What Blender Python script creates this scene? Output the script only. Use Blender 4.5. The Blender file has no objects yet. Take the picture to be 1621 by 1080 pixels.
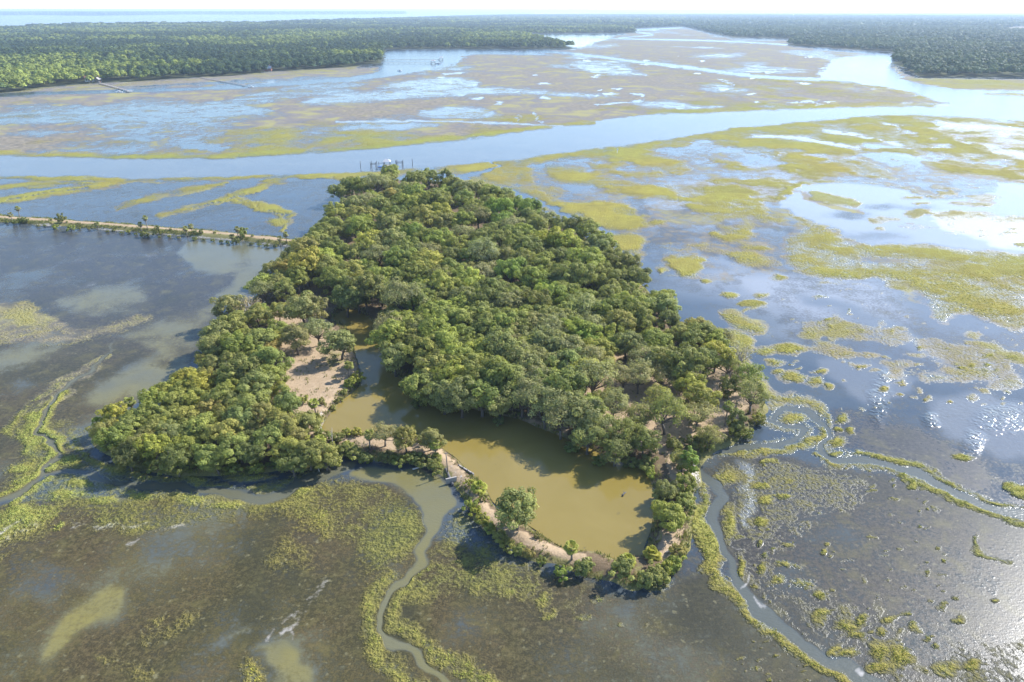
import bpy, math
import numpy as np
from math import sin, cos, atan, radians, pi
rng = np.random.default_rng(11)
scene = bpy.context.scene
COL = scene.collection

# ------------------------------------------------------------------ camera geometry
CX, CY, F = 810.5, 540.0, 1080.0
HZ = 15.0
PITCH = atan((CY - HZ) / F)
CAMH = 100.0
cP, sP = cos(PITCH), sin(PITCH)
SUN_AZ, SUN_EL = radians(56), radians(38)


def gnd(px, py, z=0.0):
    """survey helper: photo pixel -> world x, y on the level z"""
    px = np.asarray(px, float); py = np.asarray(py, float)
    dx = (px - CX) / F; dv = (CY - py) / F
    dy = cP + dv * sP; dz = -sP + dv * cP
    t = (CAMH - z) / (-dz)
    return dx * t, dy * t


def prj(x, y, z=0.0):
    zz = z - CAMH
    f = y * cP - zz * sP; u = y * sP + zz * cP
    return CX + F * x / f, CY - F * u / f


# ------------------------------------------------------------------ noise and fields
def _hash(ix, iy, s):
    h = (ix.astype(np.int64) * 374761393 + iy.astype(np.int64) * 668265263 + s * 1442695041) & 0xFFFFFFFF
    h = ((h ^ (h >> 13)) * 1274126177) & 0xFFFFFFFF
    h = h ^ (h >> 16)
    return (h & 0xFFFF) / 65535.0


def vnoise(x, y, s=0):
    ix = np.floor(x); iy = np.floor(y)
    fx = x - ix; fy = y - iy
    fx = fx * fx * fx * (fx * (fx * 6 - 15) + 10); fy = fy * fy * fy * (fy * (fy * 6 - 15) + 10)
    a = _hash(ix, iy, s); b = _hash(ix + 1, iy, s); c = _hash(ix, iy + 1, s); d = _hash(ix + 1, iy + 1, s)
    return (a + (b - a) * fx) * (1 - fy) + (c + (d - c) * fx) * fy


def fbm(x, y, scale, octv=3, s=0, gain=0.5):
    v = 0.0; a = 1.0; t = 0.0; x = x / scale; y = y / scale
    for k in range(octv):
        v = v + a * vnoise(x + 17.3 * k, y - 9.1 * k, s + k * 7); t += a; a *= gain
        x, y = (x * 1.6 - y * 1.2), (x * 1.2 + y * 1.6)
    return v / t


def sst(a, b, x):
    t = np.clip((x - a) / (b - a), 0, 1)
    return t * t * (3 - 2 * t)


def pts(s):
    return np.array([[float(v) for v in q.split(',')] for q in s.split()])


def smooth(P, closed=True, n=4):
    m = len(P)
    if m < 3: return P
    out = []
    rngk = range(m) if closed else range(m - 1)
    for i in rngk:
        if closed: p0, p1, p2, p3 = P[i - 1], P[i], P[(i + 1) % m], P[(i + 2) % m]
        else: p0, p1, p2, p3 = P[max(i - 1, 0)], P[i], P[i + 1], P[min(i + 2, m - 1)]
        for k in range(n):
            t = k / n
            out.append(0.5 * ((2 * p1) + (-p0 + p2) * t + (2 * p0 - 5 * p1 + 4 * p2 - p3) * t * t + (-p0 + 3 * p1 - 3 * p2 + p3) * t ** 3))
    if not closed: out.append(P[-1])
    return np.array(out)


def segdist(x, y, P, closed):
    d = np.full(x.shape, 1e9); w = np.zeros(x.shape)
    m = len(P)
    for i in range(m if closed else m - 1):
        a = P[i]; b = P[(i + 1) % m]
        ex, ey = b[0] - a[0], b[1] - a[1]
        L = ex * ex + ey * ey + 1e-12
        t = np.clip(((x - a[0]) * ex + (y - a[1]) * ey) / L, 0, 1)
        q = (x - a[0] - t * ex) ** 2 + (y - a[1] - t * ey) ** 2
        if P.shape[1] > 2:
            ww = a[2] + t * (b[2] - a[2])
            q = np.sqrt(q) - ww
        upd = q < d
        d = np.where(upd, q, d)
    return d if P.shape[1] > 2 else np.sqrt(d)


def inside(x, y, P):
    c = np.zeros(x.shape, bool); m = len(P)
    for i in range(m):
        ax, ay = P[i][0], P[i][1]; bx, by = P[i - 1][0], P[i - 1][1]
        if ay == by: continue
        c ^= ((ay > y) != (by > y)) & (x < (bx - ax) * (y - ay) / (by - ay) + ax)
    return c


def sdf(x, y, P):
    d = segdist(x, y, P, True)
    return np.where(inside(x, y, P), d, -d)


# ------------------------------------------------------------------ mesh helpers
def mesh_np(name, V, Fq, mats=(), smooth_=False):
    V = np.ascontiguousarray(V, np.float32); Fq = np.ascontiguousarray(Fq, np.int32)
    me = bpy.data.meshes.new(name)
    n, k = Fq.shape
    me.vertices.add(len(V)); me.vertices.foreach_set('co', V.ravel())
    me.loops.add(n * k); me.loops.foreach_set('vertex_index', Fq.ravel())
    me.polygons.add(n)
    me.polygons.foreach_set('loop_start', np.arange(0, n * k, k, dtype=np.int32))
    if smooth_: me.polygons.foreach_set('use_smooth', np.ones(n, bool))
    me.update(calc_edges=True)
    for m in mats: me.materials.append(m)
    return me


def vcol(me, name, arr):
    a = me.attributes.new(name, 'FLOAT_COLOR', 'POINT')
    a.data.foreach_set('color', np.ascontiguousarray(arr, np.float32).ravel())


class MB:
    """collects shapes into one mesh (quads and tris)"""
    def __init__(s): s.v = []; s.f = []
    def add(s, V, Fs):
        o = len(s.v); s.v += [tuple(map(float, p)) for p in V]; s.f += [tuple(int(i) + o for i in q) for q in Fs]
    def box(s, c, d, rz=0.0):
        x, y, z = d[0] / 2, d[1] / 2, d[2] / 2; ca, sa = cos(rz), sin(rz)
        V = [(c[0] + a * x * ca - b * y * sa, c[1] + a * x * sa + b * y * ca, c[2] + e * z) for a in (-1, 1) for b in (-1, 1) for e in (-1, 1)]
        s.add(V, [(0, 1, 3, 2), (4, 6, 7, 5), (0, 4, 5, 1), (2, 3, 7, 6), (0, 2, 6, 4), (1, 5, 7, 3)])
    def tube(s, path, rad, n=6):
        path = np.asarray(path, float); V = []; Fs = []; m = len(path)
        for i in range(m):
            t = path[min(i + 1, m - 1)] - path[max(i - 1, 0)]; t = t / (np.linalg.norm(t) + 1e-9)
            a = np.cross(t, (0, 0, 1.0) if abs(t[2]) < .9 else (1.0, 0, 0)); a /= np.linalg.norm(a); b = np.cross(t, a)
            for k in range(n):
                an = 2 * pi * k / n; V.append(path[i] + rad[i] * (cos(an) * a + sin(an) * b))
        for i in range(m - 1):
            for k in range(n):
                Fs.append((i * n + k, i * n + (k + 1) % n, (i + 1) * n + (k + 1) % n, (i + 1) * n + k))
        Fs.append(tuple(range(n))[::-1]); Fs.append(tuple(range((m - 1) * n, m * n)))
        s.add(V, Fs)
    def mesh(s, name, mats=(), sm=False):
        me = bpy.data.meshes.new(name); me.from_pydata(s.v, [], s.f)
        for m in mats: me.materials.append(m)
        if sm: me.polygons.foreach_set('use_smooth', np.ones(len(me.polygons), bool))
        return me
    def build(s, name, mat, parent=None, sm=False):
        o = bpy.data.objects.new(name, s.mesh(name, [mat], sm)); COL.objects.link(o)
        if parent: o.parent = parent
        return o


def link(name, me, parent=None):
    o = bpy.data.objects.new(name, me); COL.objects.link(o)
    if parent: o.parent = parent
    return o


def tag(o, label=None, cat=None, group=None, kind=None):
    if label: o['label'] = label
    if cat: o['category'] = cat
    if group: o['group'] = group
    if kind: o['kind'] = kind
    return o


def empty(name, x, y, z=0.0, rz=0.0):
    o = bpy.data.objects.new(name, None); COL.objects.link(o)
    o.empty_display_size = 0.5; o.location = (x, y, z); o.rotation_euler = (0, 0, rz)
    return o


# ------------------------------------------------------------------ materials
def newmat(name):
    m = bpy.data.materials.new(name); m.use_nodes = True
    nt = m.node_tree; nt.nodes.clear()
    return m, nt


class NT:
    def __init__(s, nt): s.nt = nt
    def n(s, t, **kw):
        nd = s.nt.nodes.new(t)
        for k, v in kw.items(): setattr(nd, k, v)
        return nd
    def l(s, a, b): s.nt.links.new(a, b)
    def put(s, sock, v):
        if isinstance(v, bpy.types.NodeSocket): s.l(v, sock)
        else: sock.default_value = v
    def math(s, op, a, b=0.0, c=0.0, clamp=False):
        nd = s.n('ShaderNodeMath', operation=op, use_clamp=clamp)
        s.put(nd.inputs[0], a); s.put(nd.inputs[1], b); s.put(nd.inputs[2], c)
        return nd.outputs[0]
    def ramp(s, x, a, b, c=0.0, d=1.0):
        nd = s.n('ShaderNodeMapRange', interpolation_type='SMOOTHSTEP')
        for i, v in enumerate((x, a, b, c, d)): s.put(nd.inputs[i], v)
        return nd.outputs[0]
    def mix(s, f, a, b):
        nd = s.n('ShaderNodeMix', data_type='RGBA'); s.put(nd.inputs[0], f)
        for i, v in ((6, a), (7, b)):
            if isinstance(v, tuple): v = (*v, 1.0) if len(v) == 3 else v
            s.put(nd.inputs[i], v)
        return nd.outputs[2]
    def noise(s, vec, scale, detail=3, rough=0.55, dist=0.0):
        nd = s.n('ShaderNodeTexNoise'); s.l(vec, nd.inputs['Vector'])
        nd.inputs['Scale'].default_value = scale; nd.inputs['Detail'].default_value = detail
        nd.inputs['Roughness'].default_value = rough; nd.inputs['Distortion'].default_value = dist
        return nd.outputs['Fac']
    def attr(s, name, typ='GEOMETRY'):
        return s.n('ShaderNodeAttribute', attribute_name=name, attribute_type=typ)
    def sep(s, c):
        nd = s.n('ShaderNodeSeparateColor'); s.l(c, nd.inputs[0]); return nd.outputs


def simple(name, col, rough=0.8, var=0.25, scale=2.0, metal=0.0):
    m, nt = newmat(name); N = NT(nt)
    tc = N.n('ShaderNodeTexCoord')
    f = N.noise(tc.outputs['Object'], scale, 4)
    c = N.mix(f, tuple(v * (1 - var) for v in col), tuple(min(v * (1 + var), .95) for v in col))
    p = N.n('ShaderNodeBsdfPrincipled'); N.l(c, p.inputs['Base Color']); p.inputs['Roughness'].default_value = rough
    p.inputs['Metallic'].default_value = metal
    o = N.n('ShaderNodeOutputMaterial'); N.l(p.outputs[0], o.inputs[0])
    return m


def leafmat(name, geo=False, trans=0.48):
    m, nt = newmat(name); N = NT(nt)
    if geo: col = N.attr('tint').outputs['Color']
    else: col = N.attr('tint', 'OBJECT').outputs['Color']
    g = N.n('ShaderNodeNewGeometry')
    if not geo:
        v = N.attr('leaf').outputs['Fac']
        b = N.mix(v, (0.55, 0.58, 0.6), (1.6, 1.55, 1.3))
        mx = N.n('ShaderNodeMix', data_type='RGBA', blend_type='MULTIPLY'); mx.inputs[0].default_value = 1
        N.l(col, mx.inputs[6]); N.l(b, mx.inputs[7]); col = mx.outputs[2]
    d = N.n('ShaderNodeBsdfPrincipled'); N.l(col, d.inputs['Base Color']); d.inputs['Roughness'].default_value = .62
    d.inputs['Specular IOR Level'].default_value = .06 if geo else .18
    t = N.n('ShaderNodeBsdfTranslucent')
    tcol = N.mix(0.5, col, (0.3, 0.34, 0.05)); N.l(tcol, t.inputs['Color'])
    mx = N.n('ShaderNodeMixShader'); mx.inputs[0].default_value = trans
    N.l(d.outputs[0], mx.inputs[1]); N.l(t.outputs[0], mx.inputs[2])
    o = N.n('ShaderNodeOutputMaterial'); N.l(mx.outputs[0], o.inputs[0])
    return m


M_LEAF = leafmat('foliage')
M_WOOD = leafmat('far_foliage', geo=True, trans=0.2)
M_BARK = simple('bark', (0.13, 0.11, 0.09), .9, .4, 3)
M_PALMBARK = simple('palm_bark', (0.2, 0.17, 0.14), .9, .35, 4)
M_DEAD = simple('bleached_wood', (0.42, 0.39, 0.36), .85, .2, 3)
M_DRYFROND = simple('dry_frond', (0.24, 0.18, 0.1), .9, .3, 3)
M_PLANK = simple('weathered_plank', (0.3, 0.27, 0.24), .85, .25, 3)
M_PILE = simple('dark_piling', (0.09, 0.085, 0.085), .8, .3, 3)
M_METAL = simple('pale_roof', (0.4, 0.4, 0.41), .45, .06, 1)
M_WHITE = simple('white_paint', (0.8, 0.8, 0.8), .4, .05, 1)
M_BLUE = simple('blue_float', (0.08, 0.16, 0.35), .5, .15, 2)
M_BRICK = simple('red_roof', (0.33, 0.15, 0.1), .8, .2, 2)
M_GREYROOF = simple('grey_roof', (0.3, 0.28, 0.28), .7, .2, 2)
M_GLASS = simple('dark_glass', (0.03, 0.04, 0.05), .15, .1, 1)
M_STONE = simple('pale_rubble', (0.5, 0.47, 0.44), .9, .25, 3)


def marsh_material():
    m, nt = newmat('salt_marsh'); N = NT(nt)
    A = N.attr('layA'); B = N.attr('layB'); C = N.attr('layC')
    a = N.sep(A.outputs['Color']); b = N.sep(B.outputs['Color']); c = N.sep(C.outputs['Color'])
    grass, veg, mud, foam = a[0], a[1], a[2], A.outputs['Alpha']
    openw, hue, tan, forest = b[0], b[1], b[2], B.outputs['Alpha']
    ruffle, brown, white = c[0], c[1], c[2]
    g = N.n('ShaderNodeNewGeometry'); pos = g.outputs['Position']
    n_tuft = N.noise(pos, 1.1, 3, .62)          # tufts about a metre across
    n_fine = N.noise(pos, 3.2, 2, .6)
    n_med = N.noise(pos, 0.21, 3, .6, .6)
    n_big = N.noise(pos, 0.035, 4, .62, .8)
    cut = N.math('MULTIPLY', N.math('SUBTRACT', 1.0, openw), 1.0)

    def cover(x, k1, k2, k3, lo, hi):
        t = N.math('MULTIPLY_ADD', N.math('SUBTRACT', n_tuft, .5), k1, x)
        t = N.math('MULTIPLY_ADD', N.math('SUBTRACT', n_med, .5), k2, t)
        t = N.math('MULTIPLY_ADD', N.math('SUBTRACT', n_big, .5), k3, t)
        return N.ramp(t, lo, hi)
    gm = N.math('MULTIPLY', N.math('MULTIPLY', cover(grass, 1.1, 1.0, 1.0, .12, .95), N.ramp(grass, .02, .22)), cut)
    vm = N.math('MULTIPLY', cover(veg, 1.3, .8, .7, .12, .8), cut)
    tm = N.math('MULTIPLY', N.math('MULTIPLY', cover(tan, .5, .9, 1.3, .1, .8), N.ramp(tan, .02, .2)), cut)
    fm = N.math('MULTIPLY', cover(foam, 1.3, 1.6, .3, .3, 1.2), N.ramp(foam, .05, .3, 0, .75))
    # water body
    wcol = N.mix(mud, (0.035, 0.05, 0.066), (0.165, 0.14, 0.042))
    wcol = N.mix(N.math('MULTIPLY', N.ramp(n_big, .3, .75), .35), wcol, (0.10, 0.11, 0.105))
    wcol = N.mix(white, wcol, (0.62, 0.6, 0.6))  # pale silt, and sky sheen painted into the water colour
    # drowned weeds
    vcol_ = N.mix(brown, (0.042, 0.042, 0.054), N.mix(N.ramp(n_big, .3, .7), (0.085, 0.06, 0.032), (0.07, 0.062, 0.022)))
    speck = N.ramp(N.noise(pos, .75, 2, .5), .62, .74)
    vcol_ = N.mix(N.ramp(N.math('MULTIPLY_ADD', n_tuft, .6, N.math('MULTIPLY', n_fine, .4)), .38, .66), N.mix(.66, vcol_, (0.008, 0.01, 0.008)), N.mix(.22, vcol_, (0.15, 0.125, 0.06)))
    vcol_ = N.mix(N.math('MULTIPLY', N.ramp(n_med, .45, .8), .5), vcol_, (0.12, 0.105, 0.04)); vcol_ = N.mix(N.math('MULTIPLY', N.ramp(n_big, .48, .72), .6), vcol_, (0.026, 0.026, 0.02))
    vcol_ = N.mix(N.math('MULTIPLY', speck, .45), vcol_, (0.2, 0.18, 0.1))
    n_far = N.noise(pos, .009, 4, .6, .6)
    tcol = N.mix(N.ramp(n_med, .3, .7), (0.125, 0.11, 0.085), (0.24, 0.205, 0.155))
    tcol = N.mix(N.ramp(n_far, .35, .65), tcol, N.mix(n_big, (0.14, 0.125, 0.12), (0.2, 0.175, 0.155)))
    tcol = N.mix(N.math('MULTIPLY', N.ramp(N.math('ADD', n_big, N.math('MULTIPLY', n_far, .6)), .78, .98), .7), tcol, (0.27, 0.25, 0.08))
    # emergent cordgrass
    g1 = N.mix(hue, N.mix(N.ramp(n_big, .35, .7), (0.39, 0.325, 0.055), (0.30, 0.215, 0.06)), (0.26, 0.29, 0.065))
    g1 = N.mix(N.ramp(n_fine, .25, .75, .0, 1.0), N.mix(.6, g1, (0.03, 0.035, 0.012)), N.mix(.25, g1, (0.5, 0.47, 0.14)))
    g1 = N.mix(N.math('MULTIPLY', N.ramp(n_med, .3, .75), .5), g1, (0.17, 0.13, 0.04)); g1 = N.mix(N.math('MULTIPLY', N.ramp(n_big, .5, .75), .5), g1, (0.16, 0.15, 0.045))
    floor_ = N.mix(n_med, (0.05, 0.06, 0.025), (0.10, 0.10, 0.05))
    col = N.mix(N.math('MULTIPLY', vm, .95), wcol, vcol_)
    col = N.mix(tm, col, tcol); col = N.mix(gm, col, g1)
    col = N.mix(fm, col, (0.42, 0.39, 0.36)); col = N.mix(forest, col, floor_)
    dry = N.math('MAXIMUM', N.math('MAXIMUM', gm, N.math('MULTIPLY', tm, .9)), forest)
    rough = N.math('MULTIPLY_ADD', vm, .2, .11); rough = N.math('MULTIPLY_ADD', openw, .09, rough); rough = N.math('MULTIPLY_ADD', ruffle, -.08, rough)
    rough = N.math('ADD', rough, N.math('MULTIPLY', N.math('SUBTRACT', .85, rough), dry))
    spec = N.math('MULTIPLY', N.math('SUBTRACT', 1.0, N.math('MULTIPLY', vm, N.math('MULTIPLY_ADD', brown, .6, .25))), N.math('SUBTRACT', .5, N.math('MULTIPLY', dry, .46)))
    # ripples, stems and tufts
    mp = N.n('ShaderNodeMapping'); N.l(pos, mp.inputs['Vector']); mp.inputs['Rotation'].default_value = (0, 0, .5); mp.inputs['Scale'].default_value = (1, 2.2, 1)
    wv = N.noise(mp.outputs[0], .9, 3, .6)
    hw = N.math('MULTIPLY', wv, N.math('MULTIPLY_ADD', vm, -.05, .07))
    wv2 = N.noise(pos, .75, 2, .5); hw = N.math('ADD', hw, N.math('MULTIPLY', wv2, N.math('MULTIPLY', ruffle, .7)))
    hv = N.math('MULTIPLY', n_fine, N.math('MULTIPLY', vm, .018))
    hg = N.math('MULTIPLY', N.math('MULTIPLY_ADD', n_fine, .45, n_tuft), N.math('MULTIPLY', gm, .75))
    hh = N.math('ADD', N.math('ADD', hw, hv), hg)
    bp = N.n('ShaderNodeBump'); N.l(hh, bp.inputs['Height']); bp.inputs['Strength'].default_value = .8; bp.inputs['Distance'].default_value = 1.0
    p = N.n('ShaderNodeBsdfPrincipled')
    N.l(col, p.inputs['Base Color']); N.l(rough, p.inputs['Roughness']); N.l(spec, p.inputs['Specular IOR Level'])
    p.inputs['IOR'].default_value = 1.333; N.l(bp.outputs[0], p.inputs['Normal'])
    o = N.n('ShaderNodeOutputMaterial'); N.l(p.outputs[0], o.inputs[0])
    return m


def pond_material():
    m, nt = newmat('murky_pond'); N = NT(nt)
    g = N.n('ShaderNodeNewGeometry'); pos = g.outputs['Position']
    f = N.noise(pos, .06, 4, .6, 1.0); s = N.noise(pos, .45, 3, .6)
    col = N.mix(f, (0.165, 0.122, 0.026), (0.225, 0.17, 0.052))
    col = N.mix(N.ramp(s, .68, .76, 0, .55), col, (0.09, 0.075, 0.03))
    wv = N.noise(pos, 1.6, 2, .5)
    bp = N.n('ShaderNodeBump'); N.l(wv, bp.inputs['Height']); bp.inputs['Strength'].default_value = .5; bp.inputs['Distance'].default_value = .03
    p = N.n('ShaderNodeBsdfPrincipled'); N.l(col, p.inputs['Base Color']); p.inputs['Roughness'].default_value = .1
    p.inputs['IOR'].default_value = 1.333; N.l(bp.outputs[0], p.inputs['Normal'])
    o = N.n('ShaderNodeOutputMaterial'); N.l(p.outputs[0], o.inputs[0])
    return m


def land_material():
    m, nt = newmat('island_soil'); N = NT(nt)
    A = N.attr('layA'); a = N.sep(A.outputs['Color'])     # r sand, g grass, b rubble edge
    g = N.n('ShaderNodeNewGeometry'); pos = g.outputs['Position']
    n1 = N.noise(pos, .35, 4, .6, .5); n2 = N.noise(pos, 2.4, 3, .65)
    litter = N.mix(n2, (0.06, 0.045, 0.025), (0.2, 0.14, 0.085))
    sand = N.mix(n1, (0.26, 0.18, 0.10), (0.42, 0.315, 0.21)); sand = N.mix(N.ramp(N.noise(pos, .9, 4, .7), .5, .68, 0, .6), sand, (0.17, 0.13, 0.07))
    sand = N.mix(N.ramp(n2, .5, .75, 0, .5), sand, (0.24, 0.17, 0.10))
    grs = N.mix(n2, (0.09, 0.085, 0.03), (0.26, 0.23, 0.09))
    sm = N.ramp(N.math('ADD', a[0], N.math('MULTIPLY', N.math('SUBTRACT', n1, .5), .8)), .35, .65)
    gm = N.ramp(N.math('ADD', a[1], N.math('MULTIPLY', N.math('SUBTRACT', n1, .5), 1.2)), .4, .7)
    col = N.mix(sm, litter, sand); col = N.mix(gm, col, grs)
    rb = N.ramp(N.math('ADD', a[2], N.math('MULTIPLY', N.math('SUBTRACT', n2, .5), 1.4)), .45, .7)
    col = N.mix(rb, col, N.mix(n1, (0.36, 0.32, 0.29), (0.5, 0.46, 0.43)))
    bp = N.n('ShaderNodeBump'); N.l(n2, bp.inputs['Height']); bp.inputs['Strength'].default_value = .7; bp.inputs['Distance'].default_value = .25
    p = N.n('ShaderNodeBsdfPrincipled'); N.l(col, p.inputs['Base Color']); p.inputs['Roughness'].default_value = .95
    p.inputs['Specular IOR Level'].default_value = .15; N.l(bp.outputs[0], p.inputs['Normal'])
    o = N.n('ShaderNodeOutputMaterial'); N.l(p.outputs[0], o.inputs[0])
    return m


M_MARSH = marsh_material(); M_POND = pond_material(); M_LAND = land_material()

# ------------------------------------------------------------------ survey outlines (photo pixels, put on the ground by gnd)
POND = pts('527,507 540,512 556,530 563,562 572,592 569,612 535,640 519,662 510,680 533,687 563,686 600,690 635,690 660,686 691,700 702,712 722,726 738,743 767,770 780,795 806,815 842,836 869,855 900,871 930,873 951,876 975,886 996,881 1019,879 1020,866 1032,835 1038,804 1037,785 1031,765 1022,749 1012,739 985,732 964,728 937,712 884,690 848,676 820,664 772,655 744,647 716,642 680,634 652,618 636,602 616,585 606,565 602,545 590,528 590,510 565,492 540,494')
ISLAND = pts('548,300 575,290 640,287 720,290 770,300 850,335 900,362 960,400 1000,436 1040,480 1062,512 1110,532 1150,552 1185,585 1205,620 1212,645 1192,680 1165,700 1130,713 1108,735 1108,768 1098,800 1100,840 1085,882 1062,912 1005,932 935,918 885,897 830,885 795,860 752,818 712,768 690,742 640,733 590,728 545,712 520,738 480,748 430,746 382,754 340,752 262,752 195,732 152,706 146,690 165,675 235,652 300,618 330,575 345,540 370,500 405,470 440,430 465,400 485,382 510,362 535,330')
CAUSEWAY = pts('-420,316 -200,332 0,347 120,355 240,364 360,374 480,387')
FOREST_L = pts('-420,190 0,148 30,145 80,137 160,131 213,129 300,123 370,120 433,113 540,107 607,100 604,88 608,79 707,77.5 827,78 911,77 860,64 823,54 900,53 973,53 1006,52 1000,45 1080,42 1085,22 900,22.5 760,26 620,31 500,34 400,38.5 260,40 130,41 0,46 -420,56')
FOREST_R = pts('1080,42 1130,53 1160,59 1260,62 1247,72 1347,78 1417,83 1414,100 1454,122 1621,123 2040,135 2040,21 1085,22')
CLEAR = [pts('1582,47 1600,43 1640,42 1720,46 1700,52 1621,51'), pts('1545,73 1590,70 1660,70 1780,72 1760,77 1621,77')]
FAR_SHORE = [pts('-420,21.5 130,21 300,21 640,20.6 640,22 420,22.8 300,22.6 200,24 145,24.6 60,23.6 -420,27')]

# ------------------------------------------------------------------ the marsh and tidal water sheet
xs = np.concatenate([np.arange(-420, -40, 9), np.arange(-40, 1662, 2.0), np.arange(1662, 2050, 9)])
ys = np.concatenate([HZ + np.geomspace(2.7, 8, 12), np.arange(24, 150, 1.0), np.arange(150, 300, 1.4), np.arange(300, 1096, 2.0), np.arange(1096, 1310, 7)])
GX, GY = np.meshgrid(xs, ys)
WX, WY = gnd(GX, GY)
# organic wobble of every outline: displace the lookup position by noise measured in metres on the ground
wob = np.clip(WY / 260, .7, 9)
ax = (fbm(WX, WY, 14, 3, 5) - .5) * 7 * wob ** .7; ay = (fbm(WX, WY, 14, 3, 9) - .5) * 7 * wob ** .7
ax += (fbm(WX, WY, 4.5, 2, 15) - .5) * 3.2 * wob ** .8; ay += (fbm(WX, WY, 4.5, 2, 19) - .5) * 3.2 * wob ** .8
QX, QY = prj(WX + ax, np.maximum(WY + ay, 20))
LAY = {k: np.zeros(GX.shape) for k in ('grass', 'veg', 'mud', 'foam', 'open', 'hue', 'tan', 'forest', 'ruffle', 'brown', 'white')}


def window(P, pad):
    x0, y0 = P[:, 0].min() - pad, P[:, 1].min() - pad; x1, y1 = P[:, 0].max() + pad, P[:, 1].max() + pad
    i0, i1 = np.searchsorted(ys, [y0, y1]); j0, j1 = np.searchsorted(xs, [x0, x1])
    return slice(max(i0 - 1, 0), i1 + 1), slice(max(j0 - 1, 0), j1 + 1)


def comp(name, sl, mask, val, mode):
    f = LAY[name][sl]
    if mode == 'max': f[:] = np.maximum(f, mask * val)
    elif mode == 'set': f[:] = f + (val - f) * mask
    elif mode == 'add': f[:] = f + val * mask


def poly(name, P, val=1.0, soft=4.0, mode='max', sm=True):
    if isinstance(P, str): P = pts(P)
    if sm: P = smooth(P)
    sl = window(P, soft + 25)
    d = sdf(QX[sl], QY[sl], P)
    m = sst(-soft, soft, d)
    names = name.split('|')
    vals = val if isinstance(val, (tuple, list)) else [val] * len(names)
    for nme, v in zip(names, vals): comp(nme, sl, m, v, mode)


def line(name, P, w, val=1.0, soft=2.0, mode='max', off=0.0):
    """ribbon; w = half width in photo pixels (one value or one per point)"""
    if isinstance(P, str): P = pts(P)
    ww = np.full(len(P), w) if np.isscalar(w) else np.asarray(w, float)
    P = smooth(np.column_stack([P, ww]), False)
    sl = window(P, soft + ww.max() + 25)
    d = -segdist(QX[sl], QY[sl], P, False)
    m = sst(-soft, soft, d)
    names = name.split('|')
    vals = val if isinstance(val, (tuple, list)) else [val] * len(names)
    for nme, v in zip(names, vals): comp(nme, sl, m, v, mode)


def blobs(name, s, val=1.0, soft=.6, mode='max'):
    """'x,y,rx,ry ...' patches"""
    for x, y, rx, ry in pts(s):
        sl = window(np.array([[x - rx, y - ry], [x + rx, y + ry]]), 25)
        r = np.sqrt(((QX[sl] - x) / rx) ** 2 + ((QY[sl] - y) / ry) ** 2)
        m = 1 - sst(1 - soft, 1 + soft * .5, r)
        names = name.split('|')
        vals = val if isinstance(val, (tuple, list)) else [val] * len(names)
        for nme, v in zip(names, vals): comp(nme, sl, m, v, mode)


L = LAY
L['veg'][:] = .34 * sst(240, 330, GY) * (1 - .65 * sst(950, 1150, GX) * (1 - sst(560, 700, GY)))
L['hue'][:] = .45
nb = fbm(WX, WY, 60, 4, 31); nb2 = fbm(WX, WY, 22, 4, 77); nb3 = fbm(WX, WY, 200, 4, 55)
# --- the far marsh between the woods and the river
FARM = '-420,195 0,150 200,133 433,116 607,104 700,88 830,80 911,79 960,62 1010,46 1080,43 1130,55 1260,64 1400,86 1300,128 1420,142 1500,164 1380,169 1160,177 1023,181 953,190 893,200 840,206 740,220 640,230 540,240 440,246 340,251 213,251 0,246 -420,240'
poly('tan', FARM, .8, 3, sm=False)
far = sst(.3, .6, L['tan'])
poly('hue', FARM, .3, 3, 'set', sm=False)
L['grass'][:] = far * (.05 + .42 * sst(.5, .68, nb3) * sst(60, 180, GY)) * sst(.4, .6, nb + .05)
L['tan'] -= far * .45 * sst(.56, .72, fbm(WX, WY * .55, 150, 4, 91))   # shallow pans
for P, v in (('-60,200 60,198 200,193 340,190 430,176 380,166 240,165 100,174 20,176 -60,182', .95), ('160,243 190,235 243,234 215,244 180,246', .9),
             ('140,211 195,202 215,204 170,212', .7), ('285,228 320,223 362,235 325,242', .8), ('470,165 520,150 650,141 760,137 870,144 975,152 940,156 840,150 740,152 640,158 540,166', .9),
             ('655,184 690,170 740,168 795,180 780,187 700,188', .95), ('535,206 620,196 705,196 640,206', .9), ('600,135 690,122 760,128 730,142 640,142', .7),
             ('905,103 960,106 1022,118 960,119', .9), ('920,73 975,70 970,74 930,76', .9), ('1090,90 1130,85 1182,86 1150,92', .8), ('1070,166 1145,168 1120,173 1060,172', .8),
             ('1000,165 1060,160 1090,168 1040,172', .6), ('0,170 60,165 130,167 60,172', .7), ('0,212 60,206 120,210 60,216', .5)):
    poly('tan|grass', P, (.22, 0.0), 6, 'set')
    poly('white', P, .06 if float(P.split(',')[0]) > 400 else 0.0, 3)  # sheen painted pale into the pans farther right
for s in ('945,166 980,163 1012,160 1016,152 1000,149', '815,196 818,188 822,182', '855,196 850,186 845,178', '540,193 640,192 760,194 893,200', '1250,163 1280,160 1302,168', '1160,135 1150,130 1140,125', '700,118 735,116', '420,132 440,128'):
    line('tan|grass', s, 1.1, (0, 0), 1.2, 'set'); line('open', s, 1.0, 1, 1.0); line('white', s, .8, .3, 1)
rp = np.random.default_rng(3)
for k in range(60):     # little pans and creek glints, the glints painted as pale colour
    x, y = rp.uniform(600, 1480), rp.uniform(88, 178)
    sx = rp.uniform(3, 11) * (y / 150); blobs('tan|grass', f'{x},{y},{sx},{sx * .16 + .5}', (0, 0), .6, 'set')
    blobs('white', f'{x},{y},{sx},{sx * .16 + .5}', .25)
line('grass|hue', '-420,236 0,244 213,249 340,248 440,243 540,238 640,228 740,218 840,204 893,198 943,193', 5, (.85, .75), 4)
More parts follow.
